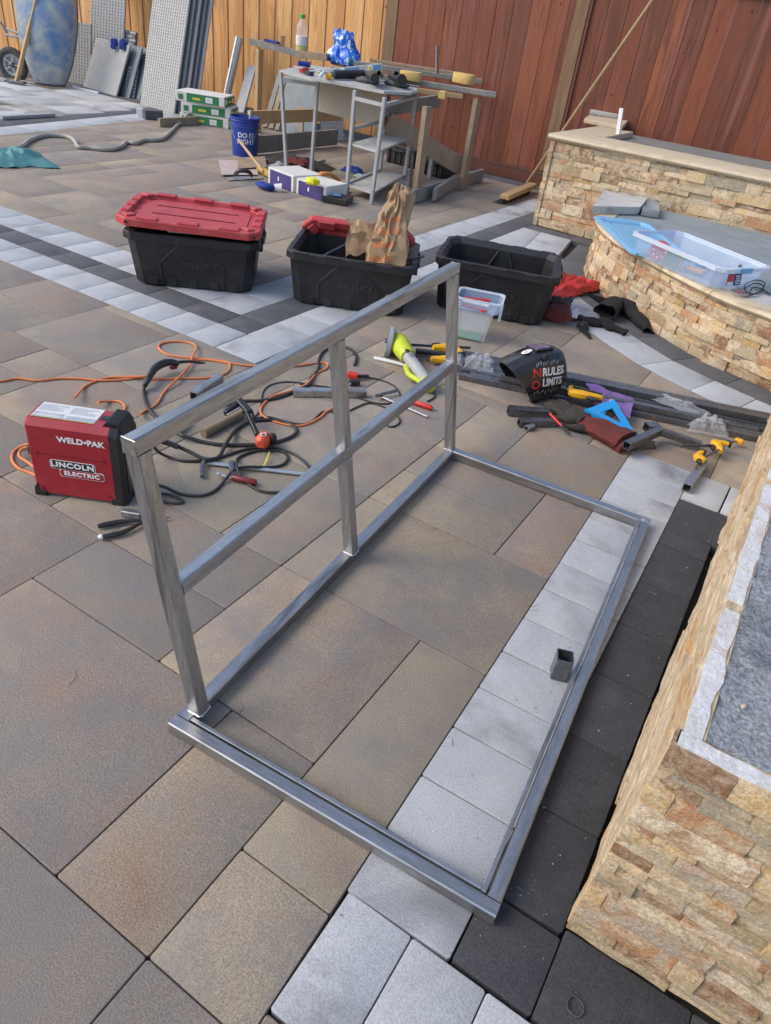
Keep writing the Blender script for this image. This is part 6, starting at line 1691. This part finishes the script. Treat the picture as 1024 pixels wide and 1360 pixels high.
for i, (x, y, w_, h_) in enumerate(((520, 222, .42, .2), (560, 236, .36, .17))):
    g = thing('tool_case', ('black ribbed tool case under the workbench behind the desk', 'smaller black tool case under the workbench behind the front leg')[i], 'tool case', at(x, y) + V((0, .35, 0)), -.1)
    mb = MB(); mb.box((0, 0, h_ / 2), (w_, .3, h_), None, .015); mb.build('case_body', BLK, g, local=True)
    for k in range(5):
        mb = MB(); mb.box((-w_ * .4 + k * w_ * .2, -.155, h_ * .45), (.03, .02, h_ * .7), None, .004); mb.build('rib', TOTEL, g, local=True)
    mb = MB(); mb.tube([(-.08, -.16, h_ * .7), (-.08, -.2, h_ * .75), (.08, -.2, h_ * .75), (.08, -.16, h_ * .7)], .012, 6); mb.build('handle', BLK, g, local=True, smooth=40)
mb = MB(); mb.tube([at(543, 258), at(549, 205, .25)], .012, 8); tag(mb.build('iron_rod', STEELD, smooth=50), 'thin rusty rod standing behind the front leg of the workbench', 'rod')
mb = MB(); mb.lathe([(.055, 0), (.055, .05), (.045, .052), (.045, .02)], 18, at(536, 247)); tag(mb.build('paint_tin', WHITEP, smooth=40), 'small white lid pot at the foot of the desk leg', 'pot')
mb = MB(); mb.beam(at(570, 236), at(570, 236) + V((0, 0, .22)), .04, .04); tag(mb.build('grey_post', CHAR), 'short grey post standing behind the lower rail of the workbench', 'post')

# ================================================================ GREY DESK
DZ = .86
dk = thing('metal_desk', 'small grey metal desk with side shelves standing before the workbench', 'desk', (-4.2, 6.2, 0))
legs = [((381, 229), (373, 97)), ((413, 232), (422, 108)), ((460, 259), (472, 116)), ((493, 271), (512, 122)), ((536, 245), (553, 120)), ((503, 240), (517, 124))]
LG = []
for (b_, t_) in legs:
    a_ = at(*b_); c_ = atY(t_[0], t_[1], a_.y); k = (DZ - .012) / max(c_.z, .1)
    c_ = a_ + (c_ - a_) * k
    LG.append((a_, c_)); mb = MB(); mb.beam(a_, c_, .032, .032, bev=.003); mb.build('leg', CHAR, dk)
top_px = [(371, 93), (413, 103), (470, 113), (510, 121), (545, 123), (558, 119), (556, 114), (520, 104), (470, 94), (410, 86)]
poly = [at(*p, DZ) for p in top_px]
mb = MB(); mb.prism([(p.x, p.y) for p in (poly if sum(poly[i].x * poly[(i + 1) % 10].y - poly[(i + 1) % 10].x * poly[i].y for i in range(10)) > 0 else poly[::-1])], DZ - .022, DZ); mb.build('desk_top', DESKT, dk)
def cross(i, j, zi, name='cross_bar', r_=.014, mt=CHAR, zj=None):
    a = LG[i][0].lerp(LG[i][1], zi / DZ); b = LG[j][0].lerp(LG[j][1], (zj if zj is not None else zi) / DZ)
    mb = MB(); mb.beam(a, b, r_ * 2, r_ * 2); mb.build(name, mt, dk)
cross(2, 3, .80); cross(3, 4, .80); cross(4, 5, .80); cross(2, 5, .10); cross(2, 5, .56); cross(0, 1, .8)
mb = MB(); mb.beam(at(381, 226, .03), at(431, 213, .03), .03, .03); mb.build('foot_bar', CHAR, dk)
for z, nm in ((.42, 'shelf'), (.08, 'shelf')):
    q = [LG[i][0].lerp(LG[i][1], z / DZ) for i in (2, 3, 4, 5)]
    mb = MB(); mb.loft([[V((p.x, p.y, z)) for p in q], [V((p.x, p.y, z + .016)) for p in q]]); mb.build(nm, DESKT, dk)
a_, b_ = atY(422, 109, 6.55), atY(512, 122, 6.6)
c_, d_ = atY(508, 170, 6.6), atY(421, 147, 6.55)
mb = MB(); n_ = V((0, .012, 0)); mb.loft([[a_, b_, c_, d_], [p + n_ for p in (a_, b_, c_, d_)]]); mb.build('back_panel', DESK, dk)

# ---- things on the desk and bench
g = thing('spirit_level', 'blue and silver spirit level lying across the desk top', 'level', at(460, 95, DZ))
A_, B_ = atY(411, 99, 6.45), atY(508, 89, 6.75); Lx = (B_ - A_)
mb = MB(); mb.beam(A_, B_, .022, .062, bev=.002); mb.build('rail', ALU, g)
ey = V((0, 0, 1)); n_ = Lx.normalized().cross(ey).normalized()
if n_.y > 0: n_ = -n_
for t, l in ((.1, .16), (.52, .34), (.9, .16)):
    c_ = A_.lerp(B_, t) + n_ * .012; d_ = Lx.normalized() * Lx.length * l / 2
    mb = MB(); mb.beam(c_ - d_, c_ + d_, .004, .044); mb.build('blue_panel', LEVELB, g)
for t in (.13, .46, .84):
    c_ = A_.lerp(B_, t) + n_ * .013; Q = n_.to_track_quat('Z', 'Y').to_matrix()
    mb = MB(); mb.lathe([(.028, 0), (.028, .006), (.018, .006), (.018, .002)], 20, c_, Q); v0 = mb.build('vial_ring', WHITE, g, smooth=30)
    mb = MB(); mb.lathe([(.016, .003), (.016, .008)], 14, c_, Q); mb.build('vial', GOLDP, g, smooth=30)
def tool(label, name, cat, parts, at_):
    g = thing(name, label, cat, at_)
    for nm, mt_, fn in parts:
        mb = MB(); fn(mb); mb.build(nm, mt_, g, smooth=45)
    return g
dz = DZ
tool('black cylindrical tool body lying on the desk in front of the level', 'die_grinder', 'power tool', [('barrel', BLK, lambda m_: m_.tube([at(445, 99, dz + .04), at(483, 99, dz + .045)], .042, 12, radii=[.036, .042])), ('end_ring', STEELD, lambda m_: m_.tube([at(441, 99, dz + .04), at(445, 99, dz + .04)], .025, 12)), ('cap', YEL, lambda m_: m_.tube([at(433, 101, dz + .03), at(440, 102, dz + .03)], .026, 12))], at(462, 99, dz))
tool('dusty black angle grinder left of two on the right end of the desk', 'angle_grinder', 'power tool', [('base', DARKF, lambda m_: m_.blob(at(488, 107, dz + .02), (.13, .09, .03), None, 14, 7, .02, 18)), ('motor', BLK, lambda m_: m_.tube([at(490, 100, dz + .06), at(498, 104, dz + .08)], .04, 10)), ('handle', BLK, lambda m_: m_.tube([at(494, 96, dz + .07), at(503, 97, dz + .12), at(507, 101, dz + .06)], .02, 8))], at(490, 105, dz))
tool('dusty black angle grinder right of two on the desk near the sponge', 'angle_grinder', 'power tool', [('base', DARKF, lambda m_: m_.blob(at(528, 112, dz + .02), (.14, .08, .03), None, 14, 7, .02, 18)), ('motor', BLK, lambda m_: m_.tube([at(521, 101, dz + .07), at(534, 106, dz + .08)], .045, 10)), ('knob', BLK, lambda m_: m_.blob(at(537, 104, dz + .06), (.04, .03, .04), None, 10, 6, .01, 30)), ('lever', BLK, lambda m_: m_.tube([at(516, 99, dz + .05), at(526, 97, dz + .12), at(536, 101, dz + .1)], .016, 8))], at(528, 108, dz))
tool('stack of blue handled tools at the left end of the desk', 'hand_tool', 'hand tool', [('blade', ALU, lambda m_: m_.beam(at(395, 88, dz + .02), at(412, 92, dz + .02), .1, .01)), ('grip', NAVY, lambda m_: m_.tube([at(396, 84, dz + .04), at(412, 86, dz + .04)], .024, 8))], at(400, 88, dz))
tool('red and black pliers at the left end of the desk', 'pliers', 'pliers', [('jaws', BLK, lambda m_: m_.beam(at(406, 96, dz + .02), at(414, 98, dz + .02), .05, .03)), ('grip', REDP, lambda m_: m_.tube([at(400, 94, dz + .02), at(408, 92, dz + .03)], .02, 8))], at(406, 94, dz))
mb = MB(); mb.tube([at(424, 103, dz + .04), at(430, 96, dz + .06), at(440, 99, dz + .03)], .014, 8); tag(mb.build('white_hook', WHITE, smooth=50), 'white plastic hook shaped piece on the desk before the level', 'plastic piece')
def sponge(label, c, s_, a, tilt=0):
    g = thing('sponge', label, 'sponge', c, a)
    mb = MB(); mb.loft([rect(.24 * s_, .13 * s_, .03, 0), rect(.25 * s_, .14 * s_, .035, .02 * s_), rect(.25 * s_, .14 * s_, .035, .075 * s_), rect(.23 * s_, .12 * s_, .03, .09 * s_)]); mb.jitter(.006, 20); mb.build('foam', SPONGE, g, local=True, smooth=50)
sponge('yellow sponge beside the black grinders at the right of the desk', atY(545, 107, 6.95), .85, .3)
sponge('yellow sponge on the right end of the workbench top boards', at(615, 111, zt + .04), .95, -.2)
mb = MB(); mb.box(at(588, 126, zt + .0), (.06, .07, .06), rotz(.3), .004); tag(mb.build('yellow_block', SPONGE), 'small yellow block stuck on the front edge of the workbench beam', 'block')
# bag
def bluebag():
    c = at(458, 84, DZ + .02); g = thing('plastic_bag', 'blue and green printed plastic bag bunched upright on the workbench', 'plastic bag', c)
    mb = MB(); rings = []
    for i in range(15):
        t = i / 14; z = t * .30
        r0 = .20 * (1 - .5 * t) * (1 + .12 * math.sin(t * 9))
        rings.append([V((r0 * math.cos(2 * math.pi * k / 30) * (1 + .35 * noise.noise(V((k * .5, z * 9, 1)))) - .05 * t, r0 * .7 * math.sin(2 * math.pi * k / 30) * (1 + .4 * noise.noise(V((k * .6, z * 8, 4)))), z + .07 * noise.noise(V((k * .45, z * 6, 9))))) for k in range(30)])
    mb.loft(rings); mb.build('bag_body', BAGBL, g, local=True, smooth=25)
bluebag()
# bottle and cup on the left trestle
zb = atY(400, 69, L0.y + .15); 
g = thing('juice_bottle', 'clear plastic bottle with green cap and yellow green drink on the trestle', 'bottle', zb)
g.scale = (1.3, 1.3, 1.3)
mb = MB(); mb.lathe([(.045, 0), (.05, .01), (.05, .13), (.044, .15), (.05, .17), (.045, .2), (.02, .235), (.018, .25)], 20); mb.build('bottle_body', CLEAR, g, local=True, smooth=50)
mb = MB(); mb.lathe([(.044, .004), (.047, .012), (.047, .05)], 18); mb.build('drink', JUICE, g, local=True, smooth=40)
mb = MB(); mb.lathe([(.0515, .05), (.0515, .12)], 20); mb.build('bottle_label', BAGW, g, local=True, smooth=40)
mb = MB(); mb.lathe([(.023, .248), (.023, .275), (.02, .278)], 14); mb.build('cap', GREEN, g, local=True, smooth=40)
mb = MB(); mb.lathe([(.03, 0), (.042, .10), (.04, .10), (.028, .004)], 18, atY(374, 61, L0.y + .1)); tag(mb.build('paper_cup', PINE, smooth=40), 'small tan cup on the left end of the trestle beam', 'cup')
mb = MB(); mb.beam(atY(352, 53, L0.y + .05), atY(370, 57, L0.y + .05), .05, .025, bev=.004); tag(mb.build('blue_tool', NAVY), 'small blue tool lying left of the tan cup on the trestle', 'hand tool')
# saw blade shape standing behind the bench
mb = MB(); a_ = atY(581, 98, 7.9); b_ = atY(581, 60, 7.9); mb.beam(a_, b_, .004 + .06, .006, bev=.001); tag(mb.build('upright_straightedge', ALU), 'narrow steel straightedge standing upright behind the workbench against the red fence', 'straightedge')
# pliers on the near pavers
g = thing('pliers', 'long nose pliers with black grips in front of the red welder', 'pliers', at(180, 697))
for p_, tip in (((130, 699), (190, 691)), ((136, 713), (190, 693))):
    q = crom([at(*p_, .012), at((p_[0] + tip[0]) / 2, (p_[1] + tip[1]) / 2 + (-2 if p_[1] < 705 else 4), .012), at(*tip, .014)], 5)
    mb = MB(); mb.tube(q, .009, 10, radii=[.008 + .002 * math.sin(i * .5) for i in range(len(q))], flat=.8); mb.build('grip', BLK, g, smooth=60)
mb = MB(); mb.tube([at(188, 692, .013), at(200, 690, .013), at(212, 689, .012), at(226, 687, .01)], .008, 8, radii=[.010, .011, .006, .002], flat=.6); mb.build('jaws', STEELD, g, smooth=50)
mb = MB(); mb.blob(at(134, 713, .012), (.011, .009, .008), None, 8, 6); mb.build('worn_tip', WHITEP, g, smooth=50)

# ================================================================ crumbs and dust lying on the paving
mb = MB()
for i in range(330):
    if i < 130: x, y = rnd.uniform(-.07, .09), rnd.uniform(.66, 2.6)
    elif i < 300: x, y = rnd.uniform(-.3, -.08), rnd.uniform(.45, 2.8)
    else: x, y = rnd.uniform(-2.2, -.3), rnd.uniform(.4, 3.2)
    r_ = rnd.uniform(.0005, .0014) if i % 9 else rnd.uniform(.0015, .003)
    mb.blob((x, y, .0012 + r_ * .3), (r_ * rnd.uniform(.7, 1.6), r_, r_ * .6), rotz(rnd.uniform(0, 3)), 5, 4)
o = tag(mb.build('crumbs', mat('grey_grit', (.3, .3, .29), rough=.9)), 'pale crumbs and grit scattered over the charcoal and light pavers', 'grit'); o['kind'] = 'stuff'
mb = MB()
for i in range(26):     # thin stray wires and weld spatter round the frame
    x, y = rnd.uniform(-1.2, .1), rnd.uniform(.5, 2.8); a = rnd.uniform(0, 3.1); l = rnd.uniform(.008, .03)
    mb.tube(crom([(x, y, .002), (x + l * math.cos(a), y + l * math.sin(a), .002), (x + 1.7 * l * math.cos(a + .4), y + 1.7 * l * math.sin(a + .4), .002)], 3), .0006, 4)
o = tag(mb.build('wire_bits', STEELD), 'fine wire bits and spatter scattered round the welded frame', 'wire bits'); o['kind'] = 'stuff'
